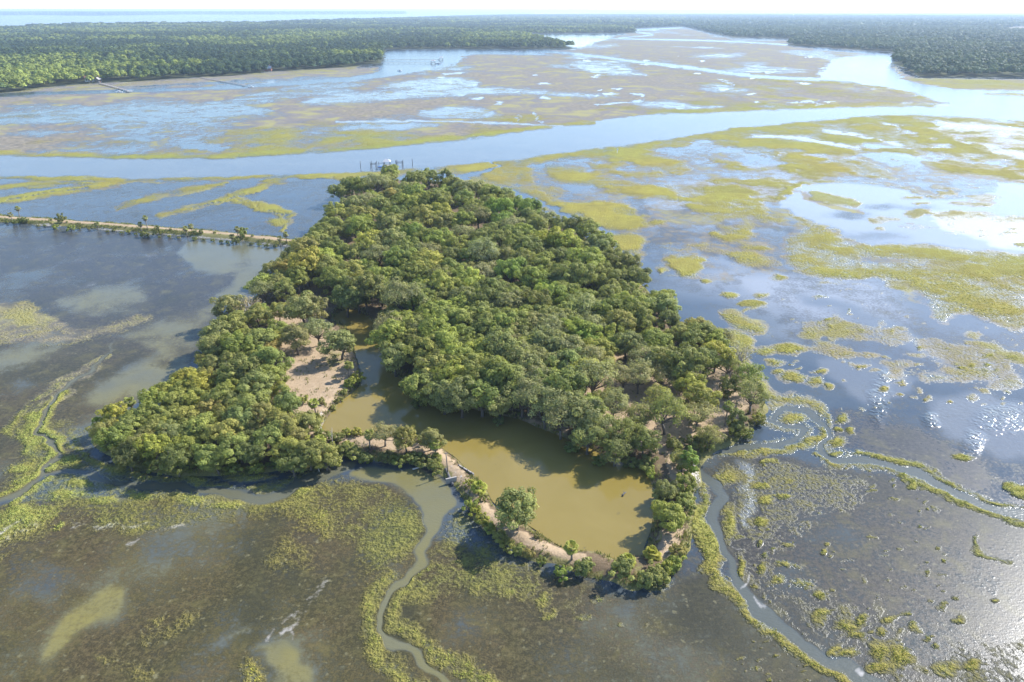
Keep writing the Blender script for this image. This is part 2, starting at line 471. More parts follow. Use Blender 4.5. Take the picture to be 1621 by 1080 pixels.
line('grass|hue', '1023,178 1080,177 1160,174 1280,169 1380,166 1480,166', 3.5, (.8, .6), 3)
line('grass|hue', '1464,155 1414,143 1347,133 1294,130 1197,126', 3, (.7, .5), 3)
blobs('grass|hue', '35,185,48,5 60,160,70,4 430,142,40,5 330,218,30,4 860,190,70,9 1300,118,18,8 1180,152,120,9 130,226,110,9 600,216,120,7 760,206,80,6 480,222,60,6', (.42, .5), 1.0)
# --- the woods' floor
for P in (FOREST_L, FOREST_R, *FAR_SHORE): poly('forest', P, 1.0, 1.2, sm=False)
for P in CLEAR: poly('forest', P, 0, 1, 'set'); poly('tan', P, 1.2, 1, 'max')
blobs('tan', '60,25.5,150,1.2 560,24,60,.8 1000,20,60,.6', 1.0)
line('tan|grass', '-420,200 0,150.5 160,136 300,128 433,118 560,108', 4, (.95, .3), 3)
for k in range(320):     # scattered small clumps
    x, y = (rp.uniform(1160, 1500), rp.uniform(735, 1085)) if k % 2 else (rp.uniform(1170, 1640), rp.uniform(455, 650))
    rx = rp.uniform(2, 9) * (.6 if y < 560 else 1.0); blobs('grass|hue', f'{x},{y},{rx},{rx * rp.uniform(.35, .6)}', (rp.uniform(.35, .75), rp.uniform(.1, .5)), .95)
poly('open', '-420,17.8 760,17.8 760,27 620,32 400,39 0,47 -420,58', 1, 1)
for P in FAR_SHORE: poly('open', P, 0, .6, 'set', sm=False)
# --- river, lagoon and the far creeks: open water
RIVER = '-420,243 0,246 213,251 340,251 440,246 540,240 640,230 740,220 840,206 893,200 943,196 953,190 1023,181 1080,180 1160,177 1280,172 1380,169 1490,169 1503,164 1464,153 1414,140 1347,130 1294,127 1297,113 1314,97 1334,90 1380,86.5 1417,84 1407,100 1430,127 1514,142 1621,144 2040,150 2040,205 1621,192 1540,187 1447,182 1380,184 1267,194 1160,204 1080,218 1006,228 907,241 836,250 780,256 667,266 540,275 423,277 333,280 266,282 133,280 0,278 -420,270'
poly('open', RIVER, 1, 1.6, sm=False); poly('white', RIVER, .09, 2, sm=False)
poly('open', '604,91 617,81 740,78.5 827,82 873,88 747,87 727,100 690,110 607,123 540,129 540,124 597,113', 1, 1.2)
line('open', '-420,178 0,151 100,147 210,144 380,138 540,126', [4, 3, 2.6, 2.6, 2.6, 3], 1, 1.2)
line('open', '827,80 907,85 1000,97 1080,106 1197,121 1300,126', [3, 2.2, 2.6, 3.2, 3, 3], 1, 1)
line('open', '1390,85 1320,79 1243,71 1160,66 1080,63.5 1000,62 940,60', [2, 2, 1.6, 1.5, 1.6, 1.3, .8], 1, .8)
line('open', '1085,44 1040,46 1000,50 1035,55 980,60', [.8, 1.2, 1.5, 1.4, 1], 1, .8)
poly('tan', '1414,102 1454,124 1621,126 2040,137 2040,150 1621,143 1514,141 1432,126', .9, 2); poly('grass|hue', '1440,124 1621,128 2040,140 2040,148 1621,143 1514,140', (.75, .4), 3)
poly('open', '1557,147 1621,146 2040,152 2040,160 1621,152', 0, 1.5, 'set'); poly('grass|hue', '1560,149 1621,149 2040,157 2040,168 1621,158', (.8, .5), 2)
# --- upper left bay
line('grass|hue', '-420,250 -200,272 0,281 133,283 266,285 333,283 423,280 540,278', [4, 3, 3, 3, 3, 3, 3, 3], (.85, .35), 3)
for s, w in (('-100,330 0,318 67,308 133,298 190,290', 5), ('185,331 233,315 283,303 350,291', 4), ('253,342 300,330 350,317 390,303 425,286', 4.5), ('358,312 400,325 443,340 452,360', 5), ('405,322 440,331 462,343', 3.5), ('-60,300 60,292 200,288', 3)):
    line('grass|hue', s, w, (.8, .3), 4)
blobs('grass|hue', '434,286,22,6 455,281,20,3 440,350,24,8 500,281,40,3', (.9, .3), .7)
for s in ('0,318 67,308 133,298', '300,332 350,318 388,305', '365,313 405,326 445,341'): line('grass', s, .9, .1, 1.2, 'set')
poly('veg', '-420,280 0,284 420,284 560,290 520,340 470,380 0,345 -420,310', .5, 6, 'set')
# --- right hand marsh: yellow cordgrass between shining pans
poly('grass|hue', '1110,212 1160,205 1267,196 1354,187 1400,186 1470,184 1560,189 1621,196 2040,210 2040,285 1621,272 1600,256 1547,256 1497,247 1464,236 1380,226 1355,240 1267,266 1247,268 1223,250 1163,235', (.78, .25), 5)
for s, w in (('1190,216 1260,218 1310,226 1357,235', 3), ('1305,207 1360,215 1430,231', 2.5), ('1370,188 1410,198 1425,204', 1.3), ('1430,208 1460,217 1480,224 1470,218', 1.5), ('1500,228 1475,234 1500,230', 1.5), ('1240,245 1300,247 1360,250', 2), ('1490,190 1560,200 1621,208', 4), ('1500,205 1540,225 1600,240 1640,245', 8)):
    line('grass|tan|white', s, w, (0, 0, .25), 2.5, 'set')
poly('white|grass|veg', '1480,195 1560,200 1621,208 2040,220 2040,255 1640,246 1560,228 1500,214', (.3, .15, .1), 5, 'set')
for s in ('1360,250 1424,283 1374,280 1300,268 1247,268 1263,262', '1470,260 1540,268 1621,280 1700,288 1621,286 1500,275'): poly('grass|hue', s, (.6, .1), 8)
for s in ('700,266 780,257 783,268 740,276', '790,258 836,251 841,270 838,291 800,294 757,282', '868,264 913,263 939,274 990,286 1046,293 1063,312 1030,311 948,297 885,288', '841,250 913,242 975,236 1040,243 1100,268 1050,272 1000,258 930,249 870,255',
          '860,317 910,321 960,314 1000,321 1014,340 1005,362 960,366 925,346 880,331', '966,367 1019,375 1001,398 972,391', '1050,414 1075,407 1117,409 1105,434 1085,440', '1140,495 1180,500 1213,520 1190,526 1150,511', '1150,522 1195,534 1190,556 1160,552', '800,296 850,300 860,310 830,306'):
    poly('grass|hue', s, (.86, .3), 8)
for s in ('843,262 855,275 850,290', '905,300 990,318 1040,330', '930,268 1010,285 1060,283'): line('grass|veg', s, 4, (0, .1), 4, 'set')
poly('grass|hue', '1040,290 1100,290 1180,310 1120,320 1060,312', (.5, .2), 8)
blobs('grass|hue', '1155,468,13,5 1206,468,15,5 1194,483,22,5 1121,445,12,4 1043,428,7,5 1180,512,20,6 1216,555,22,8 1250,553,24,9 1230,575,16,7 1150,375,30,4 1190,390,30,5 1045,350,26,5 1130,370,14,4 1110,425,10,3 1300,470,16,4 1230,440,14,6', (.8, .3), .8)
poly('veg', '960,330 1240,330 1240,430 1100,400 1000,400', .5, 14)
poly('tan', '760,290 900,250 1110,222 1250,262 1640,262 1640,300 1260,290 1220,320 1235,400 1240,440 1150,440 1060,400 1000,380 960,360 880,330', .34, 20)
L['grass'] += .42 * sst(.5, .68, nb2) * sst(-20, 20, sdf(GX, GY, pts('840,245 1110,215 1640,200 1640,300 1260,285 1220,320 1235,420 1130,430 1040,380 960,340 860,300')))
L['grass'] += .3 * sst(.52, .68, nb2) * sst(-20, 20, sdf(GX, GY, pts('1230,430 1640,500 1640,640 1430,600 1250,560 1180,500')))
line('grass|hue', '540,279 667,270 700,268 780,260 836,254 907,245 1006,232 1080,222 1160,208 1267,198 1380,188 1447,186 1540,191 1621,197 2040,212', 4.5, (.8, .35), 5)
line('grass|hue', '740,284 809,299 856,317 889,332 927,344 957,362 978,390 1002,412', 13, (.6, .4), 9)
for cr in ('784,254 780,268 745,277 729,284', '795,299 809,304 856,322 889,338 927,350 957,367 966,382 990,406 1016,424 1036,438'):
    line('grass|tan|veg', cr, 3, (0, 0, .1), 1.6, 'set'); line('open', cr, 2.2, .9, 1.2)
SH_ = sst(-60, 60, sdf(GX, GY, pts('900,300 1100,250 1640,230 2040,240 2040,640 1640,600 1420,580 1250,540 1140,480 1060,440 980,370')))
L['white'] += SH_ * (.09 + .2 * sst(.4, .7, nb))  # silty water, whitened further to paint in the sky's sheen
L['grass'] += SH_ * .28 * sst(.42, .62, fbm(WX, WY, 35, 4, 63))
L['veg'] += SH_ * (.28 * (nb2 - .35) + .34 * sst(.45, .68, fbm(WX, WY, 9, 3, 41)))
# the wide band of grass below the white pan
poly('grass|hue', '1240,376 1298,360 1358,386 1447,386 1506,392 1556,392 1621,404 2040,450 2040,570 1621,520 1536,497 1491,513 1438,452 1370,437 1305,436 1252,420', (.72, .2), 9)
blobs('grass|veg', '1500,418,60,9 1400,412,50,7 1580,445,60,8 1480,440,40,6', (.38, .7), .9, 'set')
blobs('grass|hue', '1515,407,34,9 1510,475,60,14 1590,490,60,14 1330,395,40,12', (.9, .5), .9)
line('grass|hue', '1225,314 1250,302 1275,291 1330,288 1420,295 1480,312 1540,312', [5, 5, 4, 2.5, 2.5, 2.5, 2], (.7, .6), 3); line('grass|hue', '1250,318 1245,330 1270,345 1310,362', [4, 3, 3, 4], (.65, .5), 3)
PAN = '1239,328 1243,313 1258,303 1278,292 1328,290 1417,298 1476,316 1541,313 1577,298 1621,292 2040,330 2040,430 1621,402 1586,396 1515,393 1461,384 1370,384 1313,360'
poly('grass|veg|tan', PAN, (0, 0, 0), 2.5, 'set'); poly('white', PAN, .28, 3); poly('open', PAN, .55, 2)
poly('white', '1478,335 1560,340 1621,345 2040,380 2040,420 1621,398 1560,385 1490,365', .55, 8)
poly('open', '1300,300 2040,330 2040,420 1600,392 1350,360', 0.1, 6, 'set')
poly('grass|hue|white', '1274,305 1310,307 1366,322 1340,326 1300,320', (.95, .9, .1), 2)
line('tan|white', '1262,303 1280,314 1320,326 1360,336', 3, (.95, .3), 3)
blobs('grass|hue|white', '1399,349,28,6 1447,341,14,4 1479,359,12,2.5 1506,354,9,4 1498,369,12,3.5 1521,367,13,3 1555,374,12,3 1556,365,9,2 1447,360,22,6 1390,362,16,3 1462,322,12,2 1440,312,14,3 1600,371,14,3 1610,388,14,4 1608,365,10,2 1530,342,50,7 1600,348,45,6 1460,336,22,6 1557,314,26,6 1545,323,34,4 1500,307,18,5', (.75, .25, .2), .45)
blobs('veg|white', '1385,375,60,9 1340,340,40,8 1400,328,40,6 1460,330,30,6', (.55, .15), .9, 'set')
# middle right: open water, its sheen painted into the colour
poly('veg', '1240,420 1330,440 1430,470 1490,515 1621,530 1621,600 1400,590 1250,520', .45, 16, 'set')
line('veg|white', '1270,475 1340,490 1420,530 1490,565', [8, 10, 12, 8], (.1, .12), 8, 'set')
blobs('grass|hue', '1345,563,26,7 1375,563,20,7 1320,560,16,6 1420,575,30,8 1540,590,70,16 1600,605,40,14 1480,600,40,10 1283,527,18,6 1290,512,12,4 1540,528,16,6 1450,560,20,5', (.55, .3), .95)
# --- lower right: creeks with grass levees
poly('veg|brown', '1110,740 1180,716 1300,735 1480,775 1660,830 2040,900 2040,1310 1500,1310 1400,1090 1170,945 1120,820', (.82, .55), 14)
poly('veg|brown', '1300,640 1400,660 1500,700 1560,730 1540,780 1380,725 1320,700', (.8, .05), 12)
poly('veg|white', '1300,575 1380,572 1432,592 1440,617 1390,642 1350,625', (.08, .10), 8, 'set'); poly('veg|white|ruffle', '1470,640 1500,630 1560,625 1621,640 2040,660 2040,760 1640,735 1560,712 1500,690', (.05, .12, .12), 9, 'set')
blobs('ruffle', '1394,632,17,36 1480,667,16,12 1547,698,20,16 1590,665,50,24 1400,600,10,14', .95, .8)
line('grass|hue', '1170,560 1197,600 1220,625 1254,630 1287,645 1308,670', [8, 9, 7, 7, 8, 6], (.74, .45), 8)
blobs('grass|hue', '1245,662,36,9 1325,702,19,12 1326,722,22,4 1440,755,12,7 1460,770,9,6 1327,660,13,11 1344,680,14,5 1320,677,8,6 1210,733,16,6 1200,767,18,8 1233,780,18,6 1205,788,16,6 1307,867,9,8 1203,823,14,8 1197,860,8,10 1530,720,16,7 1400,617,10,4', (.85, .45), .7)
blobs('grass|hue', '1255,598,24,9 1290,605,24,8 1310,612,10,5 1235,590,12,5 1300,590,18,5', (.9, .4), .7)
CREEK_A = '1108,735 1116,725 1140,717 1163,713 1213,706 1247,698 1261,686 1256,675 1228,671 1210,663 1214,653 1235,648 1258,649 1280,660 1303,682 1297,700 1296,714 1312,726 1340,732 1380,733 1430,744 1480,761 1530,784 1574,804 1625,812 1800,840'
line('grass|hue', CREEK_A, 11, (.55, .45), 10)
line('grass|hue', '1140,722 1190,715 1247,712 1285,692 1290,680', [6, 6, 7, 8, 7], (.72, .4), 7); line('grass|hue', '1285,718 1310,732 1335,739', 4, (.74, .4), 5)
line('grass|hue', '1364,720 1410,730 1457,743', 5, (.74, .4), 5); line('grass|hue', '1470,752 1500,762 1520,771', 4, (.74, .4), 5); line('grass|hue', '1440,760 1484,776 1530,794 1580,817 1621,826 1800,850', 4, (.72, .4), 6)
line('grass|hue', '1565,796 1605,804', 4, (.9, .4), 3); line('grass|hue', '1590,767 1640,785', 8, (.8, .4), 4); line('grass|hue', '1537,857 1545,877 1560,889 1600,902', 4, (.6, .9), 6)
CREEK_B = '1112,728 1120,748 1143,778 1130,806 1125,825 1134,850 1143,880 1148,907 1162,934 1190,957 1230,981 1280,1013 1330,1047 1397,1082 1470,1130'
line('grass|hue', '1110,740 1120,790 1100,820 1120,870 1110,900', [6, 9, 16, 16, 8], (.8, .7), 10)
line('grass|hue', '1117,898 1135,930 1163,955 1213,989 1280,1035 1347,1082 1400,1120', [9, 10, 9, 9, 10, 10, 10], (.7, .5), 8)
blobs('grass|hue', '1147,755,17,16 1150,826,14,34 1163,905,7,28 1345,1028,30,12 1395,1026,20,18 1395,1050,26,14 1430,1040,30,30 1500,1062,26,20 1535,1055,14,10 1320,1018,14,9 1310,970,18,9 1374,980,12,9 1310,942,16,8 1407,1000,14,9 1420,985,18,7 1457,998,11,7 1474,1012,7,8 1490,1024,11,7 1504,981,11,6 1567,961,9,5 1203,910,12,9 1210,887,12,9 1253,900,24,10 1280,930,26,10 1240,925,20,10 1350,985,30,12 1440,980,14,6 1256,862,14,6 1360,1000,24,8', (.78, .35), .95)
poly('grass', '1150,900 1250,900 1500,1000 1640,1000 1640,1100 1420,1100 1300,1010', .2, 30)
poly('grass', '1160,740 1300,745 1380,780 1300,830 1240,880 1240,930 1180,900 1165,820', .28, 14)
for cr, wd in ((CREEK_A, [7, 7, 6, 6, 6, 6.5, 6, 5, 4, 4, 4.5, 5, 5.5, 6, 6.5, 7, 7, 6, 6, 6.5, 6.5, 6.5, 7, 8, 10, 14]), (CREEK_B, [7, 7, 9, 8, 7.5, 7.5, 7.5, 8, 9, 10, 11, 12, 13, 15, 16])):
    wd = np.array(wd) * .82
    line('grass|veg|mud', cr, wd, (0, 0, .28), 2.5, 'set'); line('open', cr, np.array(wd) - 1, 1, 2)
line('white|veg', '1175,740 1180,790 1176,830', 8, (.14, .1), 10, 'set'); line('foam', '1158,866 1168,872 1180,866', 2, .7, 3); line('foam', '1174,900 1180,915 1176,932 1165,938', 1.6, .75, 3); line('foam', '1190,950 1200,958 1215,962', 2, .7, 3); line('foam', '1366,1056 1380,1064', 2.5, .7, 3)
# --- lower middle: brown drowned weeds, grassy creek
poly('veg|brown', '-420,815 0,800 250,785 520,760 640,780 700,850 800,880 1000,945 1110,905 1170,950 1400,1095 1500,1310 -420,1310', (.78, 1.0), 16)
L['brown'] *= 1 - .4 * sst(650, 1150, GX) * (GY > 700)
poly('grass|hue', '505,762 560,752 620,775 665,810 668,862 630,905 585,940 560,880 500,850 450,800', (.36, .85), 26); poly('grass|hue', '725,800 770,840 830,885 900,905 850,940 740,940 640,940 680,870', (.34, .85), 26)
poly('grass|hue', '880,910 960,930 1060,935 1000,1010 900,1000', (.14, .8), 30)
line('grass|hue', '626,905 588,938 580,982 604,1027 650,1074 690,1120', [12, 15, 16, 15, 14, 14], (.54, .75), 16); line('grass|hue', '672,897 632,945 624,982 659,1006 696,1043 745,1060 780,1100', [10, 12, 10, 11, 16, 22, 24], (.56, .7), 16)
blobs('grass|hue', '737,1049,44,22 860,945,24,16 870,970,20,10 985,990,10,8 930,985,16,8 960,960,22,10 800,930,20,10 397,1064,30,20 1040,930,30,6 660,790,12,6', (.55, .6), .9)
LAGOON = '560,745 590,738 640,742 690,752 716,775 722,792 704,812 694,832 680,862 664,898 652,905 660,868 671,822 655,795 628,772 590,765 565,757'
poly('grass|veg|mud', LAGOON, (0, .05, .82), 4, 'set'); poly('open', LAGOON, .9, 3)
CREEK_C = '660,890 645,915 624,925 606,953 602,982 617,1012 659,1034 687,1067 715,1085 760,1120'
line('grass|veg|mud', CREEK_C, np.array([9, 9, 8, 8, 8, 8.5, 9, 10, 11, 12]) * .66, (0, 0, .75), 2.5, 'set'); line('open', CREEK_C, np.array([8, 8, 7, 7, 7, 7.5, 8, 9, 10, 11]) * .62, .95, 2)
poly('mud', '-420,830 0,815 250,800 520,770 640,780 700,850 800,885 1000,950 1110,915 1170,955 1400,1100 1500,1310 -420,1310', .5, 20)
poly('mud', '1110,740 1300,735 1480,780 1660,835 2040,905 2040,1310 1500,1310 1400,1090 1170,945', .18, 20)
# --- left lower marsh
poly('grass|hue', '-60,850 0,800 40,765 30,720 30,680 60,650 84,640 90,690 110,715 135,728 150,742 200,752 260,765 330,760 380,775 440,775 520,750 560,760 530,800 440,815 330,835 260,850 180,842 100,830 40,850', (.42, .85), 16)
line('grass|hue', '0,800 42,770 67,757 80,735 90,710 70,685 65,670 80,650 110,618', [12, 13, 15, 17, 17, 15, 13, 10, 7], (.9, .8), 9)
blobs('grass|hue', '50,700,22,36 110,735,28,12 40,770,40,24 120,770,40,10 15,815,30,16 60,660,20,14 100,790,50,14 190,748,50,8 300,762,44,8 390,755,56,8 215,790,40,14 290,790,46,14 150,800,40,10 350,800,50,12 95,838,10,7 40,830,24,10 470,775,50,14 400,790,40,12 30,745,30,14', (.85, .85), .95)
line('grass|hue', '20,680 50,640 90,610 130,590 170,565', [8, 6, 6, 5, 3], (.5, .7), 8)
line('grass|hue', '105,692 132,720 168,746 205,758 262,766 340,769 385,774 430,768 465,756 500,748', [6, 8, 8, 7, 7, 6, 6, 6, 6, 5], (.62, .8), 6)
line('grass|hue', '60,640 100,680 150,700', 14, (.35, .7), 12)
CREEK_D = '-200,860 -60,822 0,796 42,771 67,757 72,742 96,727 88,710 70,690 62,678 76,655 100,622 130,592 165,568 185,540'
line('grass|veg|mud', CREEK_D, np.array([9, 8, 6, 5, 6, 6, 5, 5, 4, 4, 4, 4, 4, 3, 2]) * .75, (0, .3, .05), 2, 'set'); line('open', CREEK_D, np.array([8, 7, 5, 4, 5, 5, 4, 4, 3, 3, 3, 3, 3, 1.5, 1]) * .7, .95, 2)
CREEK_E = '67,758 120,751 148,758 197,773 246,776 278,774 352,781 404,788 440,780 470,764 510,752 550,740'
we = np.array([3.5, 3, 3.5, 4, 4.5, 4.5, 6, 7.5, 8, 7, 7, 6.])
line('grass|veg|mud', CREEK_E, we, (0, .1, .45), 3, 'set'); line('open', CREEK_E, we - 1, .9, 2)
# khaki shoals showing through
for s, v in (('53,1050 70,1005 100,975 130,950 165,925 200,945 190,978 150,1000 115,1020 75,1054', .95), ('130,940 175,890 230,880 280,910 230,930 180,940', .5), ('394,1035 420,1022 470,1020 486,1050 490,1120 420,1120 424,1080 440,1060 420,1045', 1.0), ('340,1015 380,996 386,1006 350,1022', .8), ('600,755 700,755 720,790 660,800', .6)):
    poly('mud', s, v, 16, 'max'); poly('veg|grass', s, (.95 - .72 * v, 0), 15, 'set')
blobs('mud', '240,860,160,40 120,1010,150,70 560,1000,60,80', .3, 1.0)
L['grass'] += .2 * sst(.6, .75, nb2) * (GY > 800) * (GX < 520)
blobs('grass|hue', '397,1064,30,18', (.6, .5), .8)
for s, w in (('110,825 135,832 150,828 165,836 190,828 205,832 240,826', [2, 2.4, 1.6, 2.4, 2.4, 1.6, 1.6]), ('205,862 235,850 262,842 310,832', [2.5, 2, 2, 2]), ('120,838 140,828 160,838 180,826 200,836', 2), ('415,1020 425,1006', 4), ('440,1012 452,1006 464,1014', 4), ('0,846 14,838 28,832', 4)):
    line('foam', s, w, .68, 5)
for s in ('425,1005 460,970 500,935', '455,1000 480,960 515,920', '0,860 60,835'): line('foam', s, 7, .42, 8)
# --- left bay
poly('veg|brown|mud', '-420,322 0,357 240,372 460,394 430,440 350,500 320,560 280,620 200,650 150,700 150,745 60,765 0,800 -420,900', (.74, .0, .0), 10, 'set')
LBAY = sst(.4, .6, L['veg'] - .1) * (GX < 480) * (GY > 355) * (GY < 800)
poly('veg|mud', '300,384 400,386 452,394 440,425 405,450 370,478 345,470 372,445 340,432 300,424', (.02, .3), 8, 'set')
for s in ('90,466 200,450 245,470 200,500 110,490', '200,530 270,500 330,480 360,470 330,520 300,570 250,600 200,590 240,560', '0,560 80,545 140,555 60,580 0,590', '180,600 240,570 300,560 290,610 220,625', '130,640 180,600 240,610 190,640'):
    poly('veg|mud', s, (.2, .33), 14, 'set')
L['veg'] += LBAY * (.75 * (nb2 - .5) + .6 * (nb - .5) + .7 * (fbm(WX, WY, 9, 3, 41) - .5)); L['mud'] += LBAY * (.24 + .35 * (nb2 - .4)); L['veg'] += LBAY * .1
L['mud'] += LBAY * .3 * sst(400, 640, GY)
L['brown'] = np.maximum(L['brown'], LBAY * .8 * sst(420, 640, GY))
poly('grass|hue', '-60,490 40,480 80,500 140,520 215,500 225,512 150,535 80,545 0,545 -60,540', (.33, .0), 16)
blobs('grass|hue|tan', '160,357,26,4 245,366,14,5 300,372,10,3 210,505,18,8', (.4, .1, .4), .8)
for s in ('120,415 150,400', '225,405 245,403', '160,432 220,420', '130,452 190,436'): line('white', s, 2, .3, 3)
# muddy, thinly grown margins round the yellow stands
EDGE = sst(.04, .28, L['grass']) * (1 - sst(.45, .75, L['grass'])) * sst(185, 215, GY) * (1 - sst(600, 700, GY)) * (L['open'] < .4)
L['tan'] = np.maximum(L['tan'], EDGE * (.35 + .35 * nb2))
# grain of the whole near flats
near = sst(350, 700, GY)
nb4 = fbm(WX, WY, 9, 3, 41)
L['veg'] += near * (.9 * (nb2 - .5) + .5 * (nb4 - .5)) * (L['veg'] > .12)
L['mud'] += near * .9 * (nb4 - .5) * (L['mud'] > .2) * (L['open'] < .5)
L['grass'] += (.35 + .75 * (1 - near)) * (nb2 - .5) * (L['grass'] > .12) + .5 * (1 - near) * (nb - .5) * (L['grass'] > .2)
L['hue'] = np.clip(L['hue'] + 1.1 * (nb - .5) + .5 * (nb3 - .5), 0, 1)
for k in L: L[k] = np.clip(L[k], 0, 1.3)

nV = GX.size; nr, nc = GX.shape
ZG = .3 * sst(.5, .95, L['grass']) * (1 - np.clip(L['open'] * 1.6, 0, 1))
V = np.column_stack([WX.ravel(), WY.ravel(), ZG.ravel()])
idx = np.arange(nV).reshape(nr, nc)
Q = np.stack([idx[1:, :-1], idx[1:, 1:], idx[:-1, 1:], idx[:-1, :-1]], -1)
isw = (L['open'][1:, :-1] + L['open'][1:, 1:] + L['open'][:-1, 1:] + L['open'][:-1, :-1]) / 4 > .5
LA = np.stack([L[k] for k in ('grass', 'veg', 'mud', 'foam')], -1).reshape(-1, 4)
LB = np.stack([L[k] for k in ('open', 'hue', 'tan', 'forest')], -1).reshape(-1, 4)
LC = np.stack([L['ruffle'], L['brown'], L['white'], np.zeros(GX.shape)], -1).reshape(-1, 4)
for nm, msk in (('tidal_water', isw), ('salt_marsh', ~isw)):
    q = Q[msk]
    u, inv = np.unique(q.ravel(), return_inverse=True)
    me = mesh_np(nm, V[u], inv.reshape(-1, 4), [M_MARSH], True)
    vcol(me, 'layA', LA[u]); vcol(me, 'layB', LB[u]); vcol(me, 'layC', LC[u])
    tag(link(nm, me), kind='structure')

# ------------------------------------------------------------------ island, pond and causeway
def wpoly(P, sm=True, n=3):
    if sm: P = smooth(P, True, n)
    x, y = gnd(P[:, 0], P[:, 1]); return np.column_stack([x, y])


WI = wpoly(ISLAND); WP = wpoly(POND)
px_, py_ = gnd(CAUSEWAY[:, 0], CAUSEWAY[:, 1]); WC = np.column_stack([px_, py_])


def grid_land(name, x0, x1, y0, y1, st, hfun, keep, lay):
    X, Y = np.meshgrid(np.arange(x0, x1, st), np.arange(y0, y1, st))
    h = hfun(X, Y); n = X.shape
    idx = np.arange(X.size).reshape(n)
    k = keep(X, Y, h); kk = k[:-1, :-1] | k[1:, :-1] | k[:-1, 1:] | k[1:, 1:]
    q = np.stack([idx[:-1, :-1], idx[:-1, 1:], idx[1:, 1:], idx[1:, :-1]], -1)[kk]
    u, inv = np.unique(q.ravel(), return_inverse=True)
    V = np.column_stack([X.ravel(), Y.ravel(), h.ravel()])[u]
    me = mesh_np(name, V, inv.reshape(-1, 4), [M_LAND], True)
    vcol(me, 'layA', lay(X, Y, h).reshape(-1, 4)[u])
    return tag(link(name, me), kind='structure')


def island_h(X, Y):
    wx = (fbm(X, Y, 6, 2, 3) - .5) * 3; wy = (fbm(X, Y, 6, 2, 4) - .5) * 3
    a = sdf(X + wx, Y + wy, WI); b = -sdf(X + wx * .4, Y + wy * .4, WP)
    d = np.minimum(a, b)
    return np.clip(d * .45, -.5, 1.15) + (fbm(X, Y, 9, 3, 8) - .5) * .5 * sst(.5, 5, d)


SANDP = [('435,500 500,490 560,560 575,600 520,650 505,690 475,680 455,640 440,590', .95), ('900,590 1010,550 1130,570 1190,640 1150,700 1080,740 1010,710 920,670', .9), ('1040,840 1085,830 1070,890 1040,900', .9), ('1050,700 1105,700 1110,760 1060,770', .85), ('760,480 830,490 830,510 770,505', .8), ('425,500 475,495 480,525 430,525', .95), ('200,660 420,640 420,720 220,715', .4), ('700,632 900,680 900,700 720,650', .7)]


def island_lay(X, Y, h):
    px, py = prj(X, Y)
    s = np.full(X.shape, .22); g = np.full(X.shape, .1)
    for st, v in SANDP:
        s = np.maximum(s, v * sst(-6, 6, sdf(px, py, pts(st))))
    pth = segdist(px + (fbm(X, Y, 3, 2, 88) - .5) * 9, py, pts('500,690 560,702 640,709 690,718 716,745 745,781 790,840 850,866 925,893'), False)
    s = np.maximum(s, 1 - sst(5, 12, pth)); g = np.where((px > 500) & (py > 690) & (px < 940), .55 * sst(8, 14, pth), g)
    a = sdf(X, Y, WI); b = -sdf(X, Y, WP); d = np.minimum(a, b)
    g = np.maximum(g, .75 * (1 - sst(.8, 3.2, d)) * (a < b)); g = np.maximum(g, .6 * (1 - sst(.5, 1.8, d)))
    g = np.maximum(g, .45 * sst(.5, .7, fbm(X, Y, 7, 3, 93)))
    g = np.maximum(g, .5 * sst(-10, 10, sdf(px, py, pts('500,545 560,560 560,600 520,600'))))
    r = np.zeros(X.shape)
    for st in ('1098,720 1112,760 1100,800 1088,760', '495,665 512,650 520,680 505,700', '1030,745 1042,760 1035,790', '700,725 760,785 735,775', '1045,870 1080,880 1060,905'):
        r = np.maximum(r, .6 * sst(-5, 5, sdf(px, py, pts(st))))
    return np.stack([s, g, r, np.zeros(X.shape)], -1)


grid_land('island_ground', WI[:, 0].min() - 6, WI[:, 0].max() + 6, WI[:, 1].min() - 6, WI[:, 1].max() + 6, 1.25, island_h, lambda X, Y, h: h > -.2, island_lay)


def cause_h(X, Y):
    d = 4.9 + (fbm(X, Y, 9, 3, 14) - .5) * 3.6 - segdist(X, Y, WC, False)
    return np.clip(d * .5, -.5, 1.3) + (fbm(X, Y, 5, 2, 18) - .5) * .25


def cause_lay(X, Y, h):
    d = segdist(X, Y, WC, False)
    d = d + (fbm(X, Y, 6, 3, 24) - .5) * 2; s = (1 - sst(1.4, 2.6, d)); g = sst(1.0, 2.2, d) * .95
    return np.stack([s * .8 + .1, g, .6 * sst(3.8, 4.6, d) * (Y < np.interp(X, WC[:, 0], WC[:, 1])), 0 * s], -1)


grid_land('causeway', WC[0, 0], WC[-1, 0] + 8, WC[:, 1].min() - 10, WC[:, 1].max() + 10, 1.0, cause_h, lambda X, Y, h: h > -.2, cause_lay)

bmv = [(float(x), float(y), .14) for x, y in wpoly(POND, True, 4)]
pm = bpy.data.meshes.new('pond'); pm.from_pydata(bmv, [], [tuple(range(len(bmv)))]); pm.materials.append(M_POND)
tag(link('pond', pm), kind='structure')

# ------------------------------------------------------------------ trees
def rdir(n, r):
    v = r.normal(size=(n, 3)); return v / np.linalg.norm(v, axis=1, keepdims=True)


def cards(P, Nn, size, r, asp=1.0):
    n = len(P)
    t = np.cross(Nn, rdir(n, r)); t /= np.linalg.norm(t, axis=1, keepdims=True) + 1e-9
    b = np.cross(Nn, t)
    s = (size * r.uniform(.65, 1.35, n))[:, None] * .5
    k = r.uniform(.6, 1.0, n)[:, None] * asp
    V = np.stack([P - t * s, P - b * s * k, P + t * s, P + b * s * k], 1).reshape(-1, 3)
    return V, np.arange(4 * n).reshape(-1, 4)


